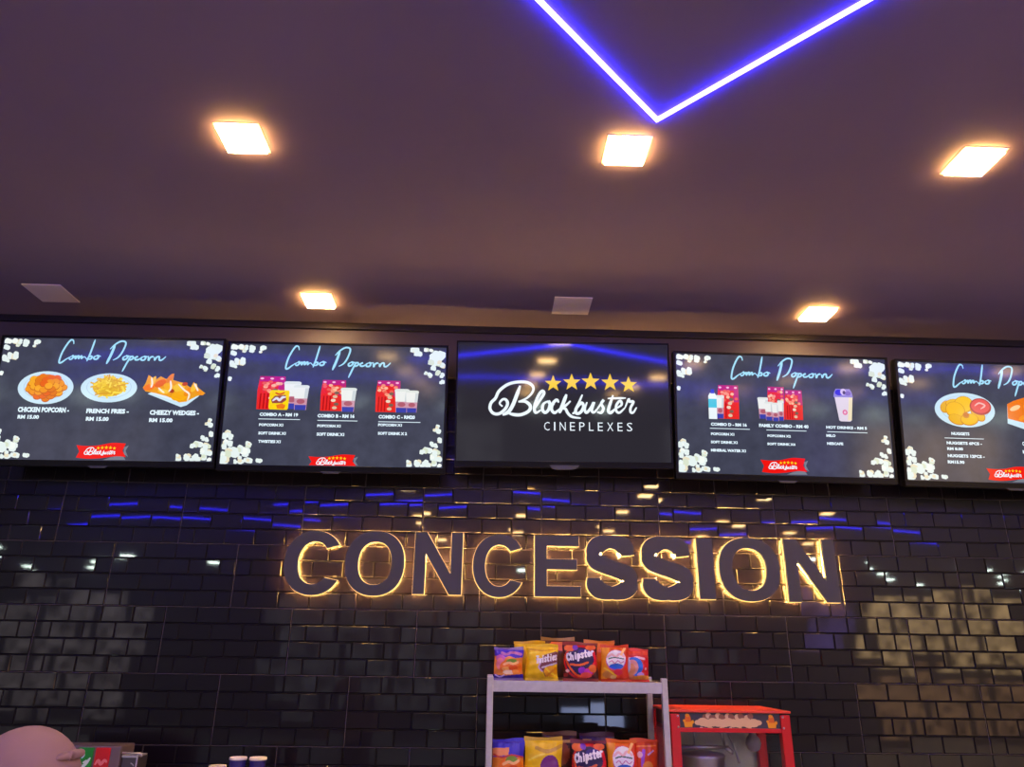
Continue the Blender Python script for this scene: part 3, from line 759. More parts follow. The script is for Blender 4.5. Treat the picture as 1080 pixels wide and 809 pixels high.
for (ch, x0, x1, z0, z1), lab in zip(LET, DESC):
    cx, cz = (x0+x1)/2, (z0+z1)/2; w, h = x1-x0, z1-z0
    loops = [[((p[0]-.5)*w, (p[1]-.5)*h) for p in lp] for lp in glyph(ch)]
    t = thing('sign_letter', lab, 'letter', (cx, 0, H0+cz), group='letters of the backlit word CONCESSION')
    slab(loops, -.052, -.036, M_face).build('face_plate', t)
    # light strip: beads along the outline, a few millimetres inside the edge and behind the plate
    b = MB()
    for li, lp in enumerate(loops):
        A = sum(lp[i][0]*lp[(i+1) % len(lp)][1]-lp[(i+1) % len(lp)][0]*lp[i][1] for i in range(len(lp)))
        sg = (1 if A > 0 else -1)*(1 if li == 0 else -1)
        n = len(lp); ins = []
        for i in range(n):
            a, c = Vector(lp[i-1]), Vector(lp[(i+1) % n]); p = Vector(lp[i])
            d0 = (p-a); d1 = (c-p)
            d0 = d0.normalized() if d0.length > 1e-9 else d1.normalized(); d1 = d1.normalized() if d1.length > 1e-9 else d0
            n0 = Vector((-d0.y, d0.x)); n1 = Vector((-d1.y, d1.x)); nm = n0+n1
            nm = nm.normalized() if nm.length > 1e-6 else n0
            k = 1/max(.5, nm.dot(n0))
            ins.append((p+nm*k*sg*.005)[:])
        b.tube([(q[0], -.020, q[1]) for q in ins], .0016, M_tape, n=5, closed=True)
        for q in resample(ins, .0135):
            b.octa((q[0], -.0205, q[1]), .0031, M_led)
    b.build('led_strip', t, merge=False)
    slab([offset(lp, li, .0025) for li, lp in enumerate(loops)], -.0355, -.030, M_halo).build('bloom_rim', t)  # glowing rim added behind the plate to imitate bloom round the letter
    pn = MB()
    for u, v in ((loops[0][0], 0), (loops[0][len(loops[0])//2], 0)):
        pass
    c0 = loops[0]
    k = len(c0)
    for i in (0, k//2):
        p = Vector(c0[i]); q = p*.93 if ch in 'CO' else p*.9
        pn.tube([(q.x, -.036, q.y), (q.x, .0, q.y)], .003, M_pin, n=6)
    pn.build('mounting_pin', t)

# ------------------------------------------------------------------ steel snack rack
M_steel = mat('brushed_steel', (.54, .51, .51), .38, metal=.4, noise=(40, .08))
RX0, RX1, RYF, RYB = .345, 1.103, -.425, -.085
rack = thing('snack_rack', 'grey steel rack of open shelves holding two visible rows of snack packets', 'rack', (RX0, RYF, 0))
RW, RD = RX1-RX0, RYB-RYF
ST = [1.464, 1.062, .66, .26]
for z in ST:
    s = MB(); s.box(.024, RW-.024, .004, RD-.004, z-.012, z, M_steel)
    s.box(.022, RW-.022, .002, .010, z-.042, z+.001, M_steel, .0015); s.box(.022, RW-.022, RD-.010, RD-.002, z-.042, z, M_steel, .0015)
    s.box(.004, .012, .022, RD-.022, z-.042, z, M_steel); s.box(RW-.012, RW-.004, .022, RD-.022, z-.042, z, M_steel)
    s.build('shelf', rack)
for x in (0, RW-.026):
    for y in (0, RD-.026):
        p = MB(); p.box(x, x+.026, y, y+.026, .02, 1.482, M_steel, .004); p.box(x+.003, x+.023, y+.003, y+.023, 0, .02, M_black); p.build('post', rack)

# ------------------------------------------------------------------ snack packets
GL = {'C': [[(.9, .8), (.6, 1), (.2, .85), (.08, .45), (.25, .08), (.6, 0), (.92, .2)]], 'h': [[(.15, 1), (.15, 0)], [(.15, .45), (.5, .65), (.8, .5), (.82, 0)]], 'i': [[(.5, .62), (.5, 0)], [(.5, .85), (.5, .9)]],
      'p': [[(.15, .62), (.15, -.4)], [(.15, .5), (.5, .65), (.85, .45), (.75, .1), (.4, 0), (.15, .12)]], 's': [[(.8, .55), (.5, .66), (.2, .52), (.45, .34), (.78, .2), (.55, 0), (.18, .08)]],
      't': [[(.4, .95), (.4, .15), (.6, 0), (.8, .06)], [(.1, .62), (.8, .62)]], 'e': [[(.15, .33), (.82, .36), (.75, .6), (.45, .66), (.15, .4), (.25, .08), (.55, 0), (.85, .12)]],
      'r': [[(.2, .62), (.2, 0)], [(.2, .4), (.45, .63), (.8, .6)]], 'T': [[(.0, .98), (1, .98)], [(.5, .98), (.5, 0)]], 'w': [[(.0, .62), (.22, 0), (.5, .5), (.78, 0), (1, .62)]], 'o': [[(.5, .65), (.15, .35), (.5, 0), (.85, .35), (.5, .65)]],
      'R': [[(.15, 0), (.15, 1), (.7, .98), (.85, .75), (.6, .52), (.15, .5)], [(.45, .5), (.9, 0)]], 'n': [[(.15, .62), (.15, 0)], [(.15, .4), (.5, .65), (.82, .5), (.82, 0)]], 'g': [[(.82, .6), (.45, .66), (.15, .35), (.45, .02), (.8, .2), (.82, .6), (.82, -.2), (.5, -.4), (.2, -.3)]],
      'u': [[(.15, .62), (.2, .1), (.5, 0), (.82, .2), (.82, .62)], [(.82, .3), (.84, 0)]], 'S': [[(.85, .85), (.5, 1), (.15, .8), (.4, .55), (.8, .35), (.6, .02), (.1, .12)]]}
def word(txt, x, y, w, h, wd, c, slope=0.):
    out = []; n = len(txt); cw = w/n
    for i, ch in enumerate(txt):
        for st in GL.get(ch, []):
            out.append(('s', [(x+i*cw+px*cw*.84, y+slope*i-py*h) for px, py in st], wd, c))
    return out

def raster(art, nu, nv, asp, base):
    """Index grid of packet artwork: shapes painted in order over the base; u to the right, v down, both 0..1."""
    U, V = np.meshgrid((np.arange(nu)+.5)/nu, (np.arange(nv)+.5)/nv)
    G = np.zeros((nv, nu), int); pal = [base]
    def ci(c):
        if c not in pal: pal.append(c)
        return pal.index(c)
    for op in art:
        if op[0] == 'e':
            _, cx, cy, rx, ry, c = op[:6]; a = op[6] if len(op) > 6 else 0
            dx, dy = (U-cx), (V-cy)*asp
            x = dx*math.cos(a)+dy*math.sin(a); y = -dx*math.sin(a)+dy*math.cos(a)
            G[(x/rx)**2+(y/(ry*asp))**2 <= 1] = ci(c)
        elif op[0] == 'p':
            P = op[1]; ins = np.zeros(U.shape, bool)
            for i in range(len(P)):
                (x1, y1), (x2, y2) = P[i], P[(i+1) % len(P)]
                if y1 == y2: continue
                cnd = ((V < y1) != (V < y2)) & (U < (x2-x1)*(V-y1)/(y2-y1)+x1)
                ins ^= cnd
            G[ins] = ci(op[2])
        else:
            pts = smooth(op[1], 4) if len(op[1]) > 2 else op[1]
            D = np.full(U.shape, 9.)
            for (x1, y1), (x2, y2) in zip(pts, pts[1:]):
                vx, vy = x2-x1, (y2-y1)*asp; q = vx*vx+vy*vy+1e-12
                t = np.clip(((U-x1)*vx+(V-y1)*asp*vy)/q, 0, 1)
                D = np.minimum(D, np.hypot(U-x1-t*vx, (V-y1)*asp-t*vy))
            G[D <= op[2]/2] = ci(op[3])
    return G, pal

def packet(label, x, y, z, w, h, art, base, seal, rot=0., lean=0., depth=.055, group=None, seed=0, nu=64):
    """Pillow packet standing on its lower seal: pouch, top seal and bottom seal."""
    t = thing('snack_packet', label, 'snack packet', (x, y, z), (lean, 0, rot), group)
    nv = int(nu*h/w)
    G, pal = raster(art, nu, nv, h/w, base)
    rnd = random.Random(seed); ph = [rnd.uniform(0, 6.28) for _ in range(6)]
    sh = .075                                                   # seal share of the height
    def P(u, v, side):                                          # v 0 top .. 1 bottom of the pouch
        a = 2*u-1
        env = (max(0, 1-abs(a)**2.4))**.62*(max(0, math.sin(PI*(.02+.96*v))))**.55
        wr = .0022*math.sin(9*u*PI+ph[0]+3*v)*math.exp(-6*v)+.0022*math.sin(8*u*PI+ph[1])*math.exp(-7*(1-v))+.0012*math.sin(7*v*PI+ph[2]+4*u)
        pinch = 1-.055*math.sin(PI*v)
        return (a*w/2*pinch+.002*math.sin(5*v+ph[3]), side*(depth/2*env+wr*min(1, 4*env)), h*(sh+(1-2*sh)*(1-v)))
    m = MB()
    idx = [m.mi(film(*c)) for c in pal]
    for side, sg in ((-1, 0), (1, 1)):
        n0 = len(m.v); n_u = nu if side < 0 else 16; n_v = nv if side < 0 else 20
        for j in range(n_v+1):
            for i in range(n_u+1):
                m.v.append(P(i/n_u, j/n_v, side))
        for j in range(n_v):
            for i in range(n_u):
                a = n0+j*(n_u+1)+i
                q = (a, a+n_u+1, a+n_u+2, a+1)
                m.f.append(q if side < 0 else q[::-1])
                m.m.append(idx[G[j, i]] if side < 0 else idx[0]); m.sm.append(True)
    m.build('pouch', t)
    for name, za, zb, d in (('top_seal', h*(1-sh), h, 1), ('bottom_seal', 0, h*sh, -1)):
        s = MB(); n = 40
        fm = film(*seal)
        rows = 5
        vs = []
        for k in range(rows+1):
            for i in range(n+1):
                u = i/n; zz = za+(zb-za)*k/rows
                yy = .0016*math.sin(u*n*PI*.9)+.003*math.sin(u*6+ph[4])*(k/rows if d > 0 else 1-k/rows)
                if d > 0 and k == rows: zz += .0035*math.sin(u*5+ph[5])
                vs.append(((2*u-1)*w/2, yy, zz))
        th = .0008
        s.raw([(a, b-th, c) for a, b, c in vs], [(k*(n+1)+i, k*(n+1)+i+1, (k+1)*(n+1)+i+1, (k+1)*(n+1)+i) for k in range(rows) for i in range(n)], fm, True)
        s.raw([(a, b+th, c) for a, b, c in vs], [(k*(n+1)+i, (k+1)*(n+1)+i, (k+1)*(n+1)+i+1, k*(n+1)+i+1) for k in range(rows) for i in range(n)], fm, True)
        s.build(name, t)
    return t

PUR, ORG, YLO, NAV, REDD, WHI, MAG = (58, 34, 190), (244, 120, 24), (246, 204, 12), (38, 20, 84), (222, 20, 26), (238, 236, 240), (196, 40, 190)
art1 = [('p', [(0, 0), (1, 0), (1, .26), (.72, .30), (.5, .22), (.3, .30), (0, .22)], (72, 40, 200)), ('e', .2, .3, .16, .12, (206, 100, 190)), ('e', .2, .5, .14, .22, (232, 130, 160)),
        ('s', [(.25, .12), (.4, .17), (.6, .1), (.9, .16)], .10, (196, 120, 180)), ('e', .58, .62, .40, .28, (240, 120, 22)), ('e', .60, .42, .19, .10, (120, 160, 40)), ('s', [(.34, .52), (.5, .46), (.66, .5), (.82, .44)], .09, (250, 190, 120)),
        ('e', .4, .68, .14, .08, (252, 176, 90)), ('e', .66, .64, .16, .1, (228, 84, 14)), ('e', .5, .80, .2, .08, (254, 224, 190)), ('e', .74, .78, .12, .08, (246, 150, 50)),
        ('p', [(0, .88), (.3, .93), (.6, .9), (1, .86), (1, 1), (0, 1)], (52, 30, 176)), ('s', [(.05, .9), (.2, .97), (.34, .9)], .05, (210, 190, 240))]
art2 = [('p', [(.55, .26), (.9, .14), (1, .18), (1, .52), (.8, .62), (.78, .9), (.62, .98), (.52, .76), (.40, .66), (.38, .44)], (122, 62, 72)), ('s', [(.3, .40), (.42, .50), (.40, .66), (.5, .78)], .05, (206, 170, 216)),
        ] + word('Twisties', .30, .52, .68, .22, .044, WHI, -.016) + [('s', [(.5, .66), (.7, .60), (.95, .52)], .06, (214, 196, 214)), ('e', .78, .78, .22, .18, (240, 168, 10)), ('s', [(.62, .68), (.74, .80), (.92, .92)], .06, (250, 214, 40)), ('s', [(.94, .68), (.8, .8), (.64, .94)], .06, (226, 140, 8)),
        ('s', [(.12, .08), (.5, .12), (.9, .07)], .04, (220, 160, 8)), ('s', [(.1, .2), (.4, .17)], .03, (252, 228, 70))]
art3 = [('e', .5, .5, .50, .52, (206, 22, 30)), ('e', .48, .50, .43, .44, (40, 22, 80)), ('e', .2, .09, .16, .10, (240, 110, 40)), ('e', .80, .07, .16, .08, (238, 104, 44)), ('e', .36, .07, .08, .08, (120, 60, 190)), ('s', [(.06, .3), (.12, .6), (.34, .88), (.6, .96)], .06, (244, 96, 24)), ('s', [(.9, .2), (.93, .5), (.7, .72), (.45, .76)], .08, (226, 26, 54)),
        ('e', .62, .22, .2, .10, (52, 34, 130))] + word('Chipster', .10, .46, .82, .20, .050, WHI, -.022) + [('s', [(.2, .58), (.45, .60), (.7, .52)], .07, (240, 110, 50)), ('e', .52, .76, .12, .10, (160, 40, 210)), ('e', .7, .80, .13, .10, (214, 50, 190)), ('e', .84, .70, .12, .12, (246, 120, 40)), ('e', .64, .90, .16, .09, (240, 84, 70)), ('e', .06, .9, .07, .06, (150, 40, 30)), ('e', .1, .78, .05, .05, (240, 200, 180))]
art4 = [('p', [(0, 0), (.3, 0), (.2, .4), (.3, .8), (.2, 1), (0, 1)], (244, 158, 30)), ('p', [(.75, 0), (1, 0), (1, 1), (.5, 1), (.8, .6)], (226, 60, 24)), ('e', .52, .40, .37, .33, (196, 70, 190)), ('e', .52, .38, .36, .30, WHI), ('s', [(.22, .3), (.36, .22), (.5, .3), (.64, .2), (.8, .28)], .08, (236, 190, 190)), ('s', [(.25, .36), (.45, .32), (.8, .36)], .045, (40, 96, 80)),
        ('s', [(.26, .47), (.36, .42), (.46, .5), (.58, .42), (.7, .49), (.8, .44)], .035, (206, 120, 170)), ('e', .54, .60, .26, .09, (28, 96, 204)), ('s', [(.70, .22), (.84, .02)], .09, (252, 200, 120)), ('e', .6, .78, .16, .1, (224, 40, 70)), ('e', .25, .86, .2, .12, (214, 140, 60)), ('s', [(.1, .66), (.3, .76), (.52, .9)], .06, (252, 206, 40)), ('e', .42, .94, .1, .06, (236, 190, 120))]
art5 = [('p', [(.0, .0), (1, 0), (1, .14), (0, .16)], (232, 70, 40)), ('s', [(.06, .22), (.3, .27), (.5, .22), (.8, .27)], .10, (240, 196, 206)), ('e', .38, .55, .36, .34, (34, 112, 216)), ('e', .30, .58, .24, .28, (226, 160, 150)), ('e', .24, .66, .18, .22, (224, 150, 96)), ('e', .12, .5, .1, .3, (206, 206, 230)), ('e', .66, .83, .14, .08, (200, 150, 220)), ('e', .2, .94, .3, .1, (230, 140, 90)), ('e', .72, .95, .34, .10, (236, 156, 60)), ('e', .86, .62, .05, .05, (250, 180, 190))]
art6 = [('e', .4, .4, .4, .3, (150, 70, 40)), ('s', [(.1, .1), (.9, .14)], .08, (200, 150, 70))]
GP1, GP2, GP3 = 'snack packets on the top shelf of the rack', 'snack packets on the second shelf of the rack', 'packets standing behind the front rows'
zt = ST[0]+.0012; z2 = ST[1]+.0012
packet('purple and orange snack packet at the left end of the top rack shelf', .435, -.372, zt, .127, .132, art1, (232, 140, 60), (150, 130, 190), .05, group=GP1, seed=1)
packet('yellow snack packet with a brown splash and white lettering on the top rack shelf', .577, -.365, zt, .142, .146, art2, YLO, (240, 200, 20), .06, group=GP1, seed=2)
packet('dark packet with a red loop and navy centre, middle of the top rack shelf', .743, -.370, zt, .152, .156, art3, (70, 10, 20), (150, 50, 40), -.02, group=GP1, seed=3)
packet('orange packet with a white oval over a blue one on the top rack shelf', .892, -.366, zt, .122, .148, art4, (232, 96, 18), (226, 70, 24), .0, group=GP1, seed=4)
packet('red packet with a blue circle at the right end of the top rack shelf', .988, -.345, zt, .108, .134, art5, (214, 30, 44), (226, 60, 36), -.04, group=GP1, seed=5)
packet('yellow packet peeping out behind the purple one on the top rack shelf', .528, -.290, zt, .14, .160, [], (226, 186, 16), (214, 176, 20), .1, group=GP3, seed=6, nu=24)
packet('brown packet peeping out behind the yellow and dark ones on the top rack shelf', .655, -.272, zt, .15, .178, [('e', .5, .16, .3, .14, (236, 110, 50))], (96, 52, 30), (170, 130, 70), -.12, group=GP3, seed=7, nu=24)
packet('orange packet peeping out behind the white oval one on the top rack shelf', .840, -.275, zt, .14, .168, [], (224, 110, 24), (226, 140, 40), .08, group=GP3, seed=8, nu=24)
art1b = [('p', [(0, 0), (1, 0), (1, .36), (0, .36)], (54, 44, 190)), ('p', [(0, .14), (.52, .12), (.5, .3), (0, .34)], (236, 150, 90)), ('s', [(.05, .3), (.3, .36), (.6, .3), (.95, .36)], .06, (200, 60, 60))]+art1[4:]
packet('blue and orange snack packet at the left end of the second rack shelf', .440, -.372, z2, .135, .178, art1b, (236, 140, 40), (66, 54, 190), .03, group=GP2, seed=11)
art2b = [('e', .66, .62, .26, .30, (120, 40, 130)), ('s', [(.3, .16), (.6, .24), (.95, .12)], .10, (206, 160, 60)), ('e', .86, .86, .14, .14, WHI), ('s', [(.1, .45), (.3, .35), (.5, .3)], .05, (252, 226, 80))]
packet('yellow packet with a purple blot on the second rack shelf', .583, -.360, z2, .160, .186, art2b, YLO, (214, 176, 60), .05, .04, group=GP2, seed=12)
packet('dark packet with a red loop and white lettering on the second rack shelf', .770, -.368, z2, .150, .176, art3, (40, 12, 34), (120, 40, 60), -.08, group=GP2, seed=13)
packet('orange packet with a white oval on the second rack shelf', .908, -.366, z2, .128, .180, [o for o in art4], (236, 100, 14), (232, 110, 20), .0, group=GP2, seed=14)
art5b = [('s', [(.45, .2), (.4, .5), (.5, .9)], .12, (160, 80, 220)), ('s', [(.6, .3), (.8, .2)], .06, (220, 170, 220)), ('e', .6, .6, .2, .14, (240, 150, 60)), ('e', .3, .3, .1, .08, (240, 190, 200)), ('s', [(.0, .1), (.9, .08)], .05, (250, 150, 60))]
packet('orange red packet with violet streaks at the right end of the second rack shelf', 1.012, -.312, z2, .118, .178, art5b, (226, 74, 30), (232, 84, 34), -.03, group=GP2, seed=15)
packet('dark brown packet behind the yellow one on the second rack shelf', .66, -.262, z2, .15, .198, art6, (70, 30, 30), (110, 70, 50), .05, group=GP3, seed=16, nu=24)
packet('dark violet packet behind the red looped one on the second rack shelf', .82, -.262, z2, .15, .196, art6, (60, 22, 60), (80, 40, 60), -.05, group=GP3, seed=17, nu=24)

# ------------------------------------------------------------------ popcorn machine on its counter
M_red = mat('red_enamel', srgb(205, 10, 22), .3, coat=.3)
M_roof = mat('orange_red_enamel', srgb(226, 66, 44), .35)
M_glass = mat('clear_glass', (.03, .035, .035), .03, alpha=.10, spec=.5)
M_head = mat('dark_header', srgb(60, 52, 66), .4)
M_cream = mat('cream_print', srgb(226, 186, 140), .5)
M_brown = mat('brown_print', srgb(150, 92, 70), .5)
M_amber = mat('amber_print', srgb(242, 160, 10), .5)
M_dor = mat('deep_orange_print', srgb(226, 104, 14), .5)
M_alu = mat('aluminium', (.55, .56, .60), .3, metal=.85)
M_inner = mat('galvanised_panel', (.50, .54, .50), .5, metal=.3, noise=(8, .12))
M_pop = mat('popcorn', (.75, .66, .42), .8)
PX0, PX1, PYF, PYB, PZ0, PZ1 = 1.112, 1.617, -.400, -.045, .755, 1.361
pm = thing('popcorn_machine', 'red glass sided popcorn machine with a dark header beside the snack rack', 'popcorn machine', ((PX0+PX1)/2, PYF, PZ0))
W, D, H = (PX1-PX0), PYB-PYF, PZ1-PZ0; a = W/2
b = MB(); b.box(-a, a, .0, D, 0, .09, M_red, .006); b.build('base', pm)
r = MB(); r.box(-a-.004, a+.004, -.004, D+.004, H-.010, H, M_roof, .003); r.build('roof', pm)
for x in (-a, a-.040):
    for y in (0, D-.040):
        p = MB(); p.box(x, x+.040, y, y+.040, .09, H-.016, M_red, .004)
        po = p.build('post', pm)
        if y == 0:
            s = MB()
            for z in (H-.024, H-.066):
                s.ball((x+.031 if x < 0 else x+.009, -.001, z), (.0045, .003, .0045), M_pin, 10, 6)
            s.build('screw', po)
hd = MB(); hd.box(-a+.040, a-.040, .010, .018, H-.069, H-.010, M_head); hdo = hd.build('header_panel', pm)
hb = MB(); hb.box(-a+.04, a-.04, D-.018, D-.010, H-.069, H-.010, M_head)
for x in (-a+.008, a-.014): hb.box(x, x+.006, .04, D-.04, H-.069, H-.010, M_head)
hb.build('header_side', pm)
hc, hz = -.008, H-.041                                            # print on the header
pr = MB(); rnd = random.Random(4)
for k in range(15):
    pr.disc(hc-.095+.0136*k, hz+.014+.005*math.sin(k*1.9), .0125, .0115, .0094-.00002*k, [M_brown, M_cream, M_brown][k % 3], 14)
for k in range(13):
    u = k/12; pr.disc(hc-.128+.256*u, hz-.008+.003*math.sin(k*2.3), .024 if 0 < k < 12 else .014, .0165 if 0 < k < 12 else .010, .0088-.00002*k, M_cream, 16)
for k in range(12):
    pr.disc(hc-.115+.0205*k, hz-.0275, .007, .0035, .0082, M_head if k % 2 else M_cream, 10)
pr.build('popcorn_print', hdo, merge=False)
for x in (-.176, .176):
    c = MB()
    c.poly([(x-.016, hz-.026), (x+.016, hz-.026), (x+.019, hz-.004), (x-.019, hz-.004)], .0092, M_amber)
    c.poly([(x-.012, hz-.006), (x+.012, hz-.006), (x+.010, hz+.014), (x+.004, hz+.024), (x-.008, hz+.023), (x-.013, hz+.010)], .0090, M_dor)
    c.disc(x-.003, hz+.019, .009, .007, .0088, M_amber, 12); c.disc(x-.017, hz-.001, .006, .005, .0088, M_amber, 10); c.disc(x+.018, hz-.006, .006, .007, .0086, M_amber, 10)
    c.build('carton_print', hdo, merge=False)
rl = MB(); rl.box(-a+.038, a-.038, .004, .018, H-.086, H-.069, M_red, .003); rl.box(-a+.04, a-.04, D-.018, D-.004, H-.086, H-.069, M_red, .003)
rl.box(-a+.004, -a+.018, .038, D-.038, H-.086, H-.069, M_red, .003); rl.box(a-.018, a-.004, .038, D-.038, H-.086, H-.069, M_red, .003); rl.build('rail', pm)
for q in ((-a+.041, a-.041, .008, .012), (-a+.008, -a+.012, .041, D-.041), (a-.012, a-.008, .041, D-.041)):
    g = MB(); g.box(q[0], q[1], q[2], q[3], .091, H-.087, M_glass); g.build('glass_pane', pm)
g = MB(); g.box(-a+.041, a-.041, D-.010, D-.006, .091, H-.087, M_inner); g.build('back_panel', pm)
k_ = MB(); kx, kz = -.075, .30
k_.lathe([(0, 0), (.075, 0), (.088, .02), (.088, .105), (.092, .11), (.092, .118), (.084, .124), (.02, .135), (0, .135)], (kx, D*.52, kz), M_alu, 36); ko = k_.build('kettle', pm)
h = MB(); h.tube([(kx-.105, D*.42, kz+.152), (kx+.105, D*.42, kz+.150)], .007, M_alu); h.tube([(kx+.09, D*.42, kz+.150), (kx+.12, D*.42, kz+.13)], .010, M_alu); h.build('kettle_handle', ko)
ar = MB()
ar.tube([(kx+.075, D*.5, H-.02), (kx+.085, D*.5, kz+.20), (kx+.095, D*.5, kz+.15)], .005, M_alu)
ar.tube([(kx+.105, D*.5, H-.02), (kx+.107, D*.5, kz+.215), (kx+.125, D*.45, kz+.17), (kx+.142, D*.4, kz+.09)], .005, M_alu)
ar.tube([(kx-.02, D*.7, H-.02), (kx-.02, D*.7, kz+.13)], .004, M_alu)
ar.build('hanger_rod', pm)
lm = MB(); lm.lathe([(.014, .06), (.016, .05), (.030, .035), (.034, .015), (.026, -.008), (.010, -.018), (0, -.019)], (.175, D*.75, H-.165), mat('frosted_bulb', (.42, .40, .46), .5), 24)
lm.tube([(.175, D*.75, H-.106), (.175, D*.75, H-.012)], .012, M_alu); lm.build('lamp', pm)
hp = MB(); rnd = random.Random(9)
for k in range(120):
    hp.ball((rnd.uniform(-a+.07, a-.07), rnd.uniform(.06, D-.06), .095+rnd.uniform(0, .05)), rnd.uniform(.009, .014), M_pop, 7, 5)
po = hp.build('popcorn_heap', pm); po['kind'] = 'stuff'

# counters
M_top = mat('dark_stone_top', (.03, .028, .03), .3, noise=(20, .3))
M_cab = mat('charcoal_laminate', (.05, .045, .05), .5)
def counter(label, x0, x1, y0, y1, h, group=None):
    t = thing('counter', label, 'counter', ((x0+x1)/2, y0, 0)); a = (x1-x0)/2; d = y1-y0
    c = MB(); c.box(-a, a, .04, d, .0, h-.03, M_cab); c.build('cabinet', t)
    c = MB(); c.box(-a-.01, a+.01, 0, d, h-.03, h, M_top, .004); c.build('countertop', t)
    n = max(2, round(2*a/.5))
    for k in range(n):
        q = MB(); x = -a+2*a/n*k; q.box(x+.004, x+2*a/n-.004, .022, .04, .06, h-.05, M_cab, .003); dd = q.build('door', t)
        q = MB(); q.tube([(x+.05, .004, h-.1), (x+.2, .004, h-.1)], .005, M_pin); q.box(x+.05, x+.06, .004, .024, h-.105, h-.095, M_pin); q.box(x+.19, x+.2, .004, .024, h-.105, h-.095, M_pin); q.build('handle', dd)
    return t
counter('dark counter along the tiled wall under the popcorn machine', 1.125, 2.6, -.47, -.012, .754)
counter('dark counter along the tiled wall under the drink dispenser and cups', -2.4, .30, -.56, -.012, .80)

# ------------------------------------------------------------------ drink dispenser
M_dsp = mat('grey_dispenser_shell', srgb(112, 96, 98), .4)
M_grn = mat('green_label', srgb(20, 150, 42), .35)
M_rlb = mat('red_label', srgb(214, 16, 28), .35)
M_wpr = mat('white_print', srgb(214, 236, 218), .4)
M_ppr = mat('pink_print', srgb(244, 130, 130), .4)
dp = thing('drink_dispenser', 'grey soft drink dispenser with a green and a red label at lower left', 'drink dispenser', (-1.30, -.35, .8012))
d = MB(); d.box(-.25, .155, .004, .13, .0, .393, M_dsp, .006); d.build('housing', dp)
def label_plate(x0, x1, mt, st, mp):
    p = MB(); p.box(x0, x1, -.002, .006, .22, .386, mt, .002); po = p.build('flavour_label', dp)
    s = MB()
    for q, wd in st: s.ribbon([(x0+u*(x1-x0), .22+v*.166) for u, v in q], wd, -.0026, mp)
    s.build('label_print', po, merge=False)
label_plate(-.014, .046, M_grn, [([(.15, .80), (.3, .94), (.45, .84), (.3, .76)], .006), ([(.12, .42), (.35, .56), (.6, .62), (.9, .78)], .012), ([(.3, .2), (.42, .5)], .012), ([(.45, .66), (.7, .72)], .008)], M_wpr)
label_plate(.056, .114, M_rlb, [([(.1, .62), (.3, .72), (.5, .64), (.72, .72), (.92, .68)], .012)], M_ppr)
v = MB()
for x in (.016, .085): v.tube([(x, -.03, .14), (x, -.03, .19), (x, .01, .20)], .012, M_black)
v.build('tap', dp)
t_ = MB(); t_.box(-.23, .14, -.10, .006, .0, .02, M_steel, .003); t_.build('drip_tray', dp)
bx_ = thing('napkin_holder', 'small dark metal holder with a steel rim right of the drink dispenser', 'holder', (-1.105, -.34, .8012))
q = MB(); q.box(-.032, .032, 0, .09, 0, .352, mat('dark_smoked_metal', (.10, .085, .09), .35, metal=.5), .003); q.build('body', bx_)
q = MB(); q.tube([(-.034, -.004, .366), (.040, -.004, .366)], .004, M_steel); q.tube([(.030, -.004, .366), (.028, -.004, .26)], .0035, M_steel); q.tube([(.040, -.004, .366), (.046, -.004, .354)], .004, M_steel); q.box(-.034, .030, -.002, .088, .350, .358, M_steel); q.build('rim', bx_)
q = MB()
for k in range(4): q.ribbon([(.004+.008*math.sin(k), .33-.02*k), (.014, .325-.02*k), (.018, .318-.02*k)], .004, -.0006, M_steel)
q.build('scuff_print', bx_, merge=False)

# ------------------------------------------------------------------ cups on a riser
rs = thing('riser_shelf', 'low steel riser on the counter under the lidded cups', 'riser', (-.68, -.36, .8012))
q = MB(); q.box(-.15, .15, 0, .15, .188, .20, M_steel, .002); q.build('top', rs)
for x in (-.14, .14):
    q = MB(); q.box(x-.006, x+.006, .005, .145, 0, .188, M_steel); q.build('leg', rs)
M_lid = mat('cream_cup_lid', (.96, .86, .70), .35)
M_cupb = mat('indigo_cup_print', srgb(52, 44, 120), .45)
M_cupw = mat('lilac_cup_print', srgb(176, 150, 190), .45)
M_cupr = mat('coral_cup_print', srgb(214, 100, 90), .45)
def cup(label, x, y, z, h, r, group):
    t = thing('paper_cup', label, 'cup', (x, y, z), group=group)
    b = MB(); n = 36
    prof = [(0, 0), (r*.70, 0)]+[(r*(.70+.26*k/8), h*.94*k/8) for k in range(1, 9)]
    mats = [M_cupb]*2+[M_cupr, M_cupw, M_cupb, M_cupr, M_cupw, M_cupb, M_cupb]
    b.lathe(prof, (0, 0, 0), M_cupb, n, mats[:len(prof)-1]); b.build('body', t)
    l = MB(); l.lathe([(r*.95, h*.93), (r*1.03, h*.935), (r*1.04, h*.965), (r*1.0, h), (r*.90, h*1.0), (r*.88, h*.985), (0, h*.985)], (0, 0, 0), M_lid, n); l.build('lid', t)
    return t
GC = 'lidded paper cups on the counter'
cup('left of two tall lidded paper cups at the bottom edge', -.680, -.30, 1.0014, .152, .0345, GC)
cup('right of two tall lidded paper cups at the bottom edge', -.598, -.30, 1.0014, .152, .0345, GC)
cup('shorter lidded paper cup left of the two tall ones', -.764, -.29, 1.0014, .119, .0345, GC)

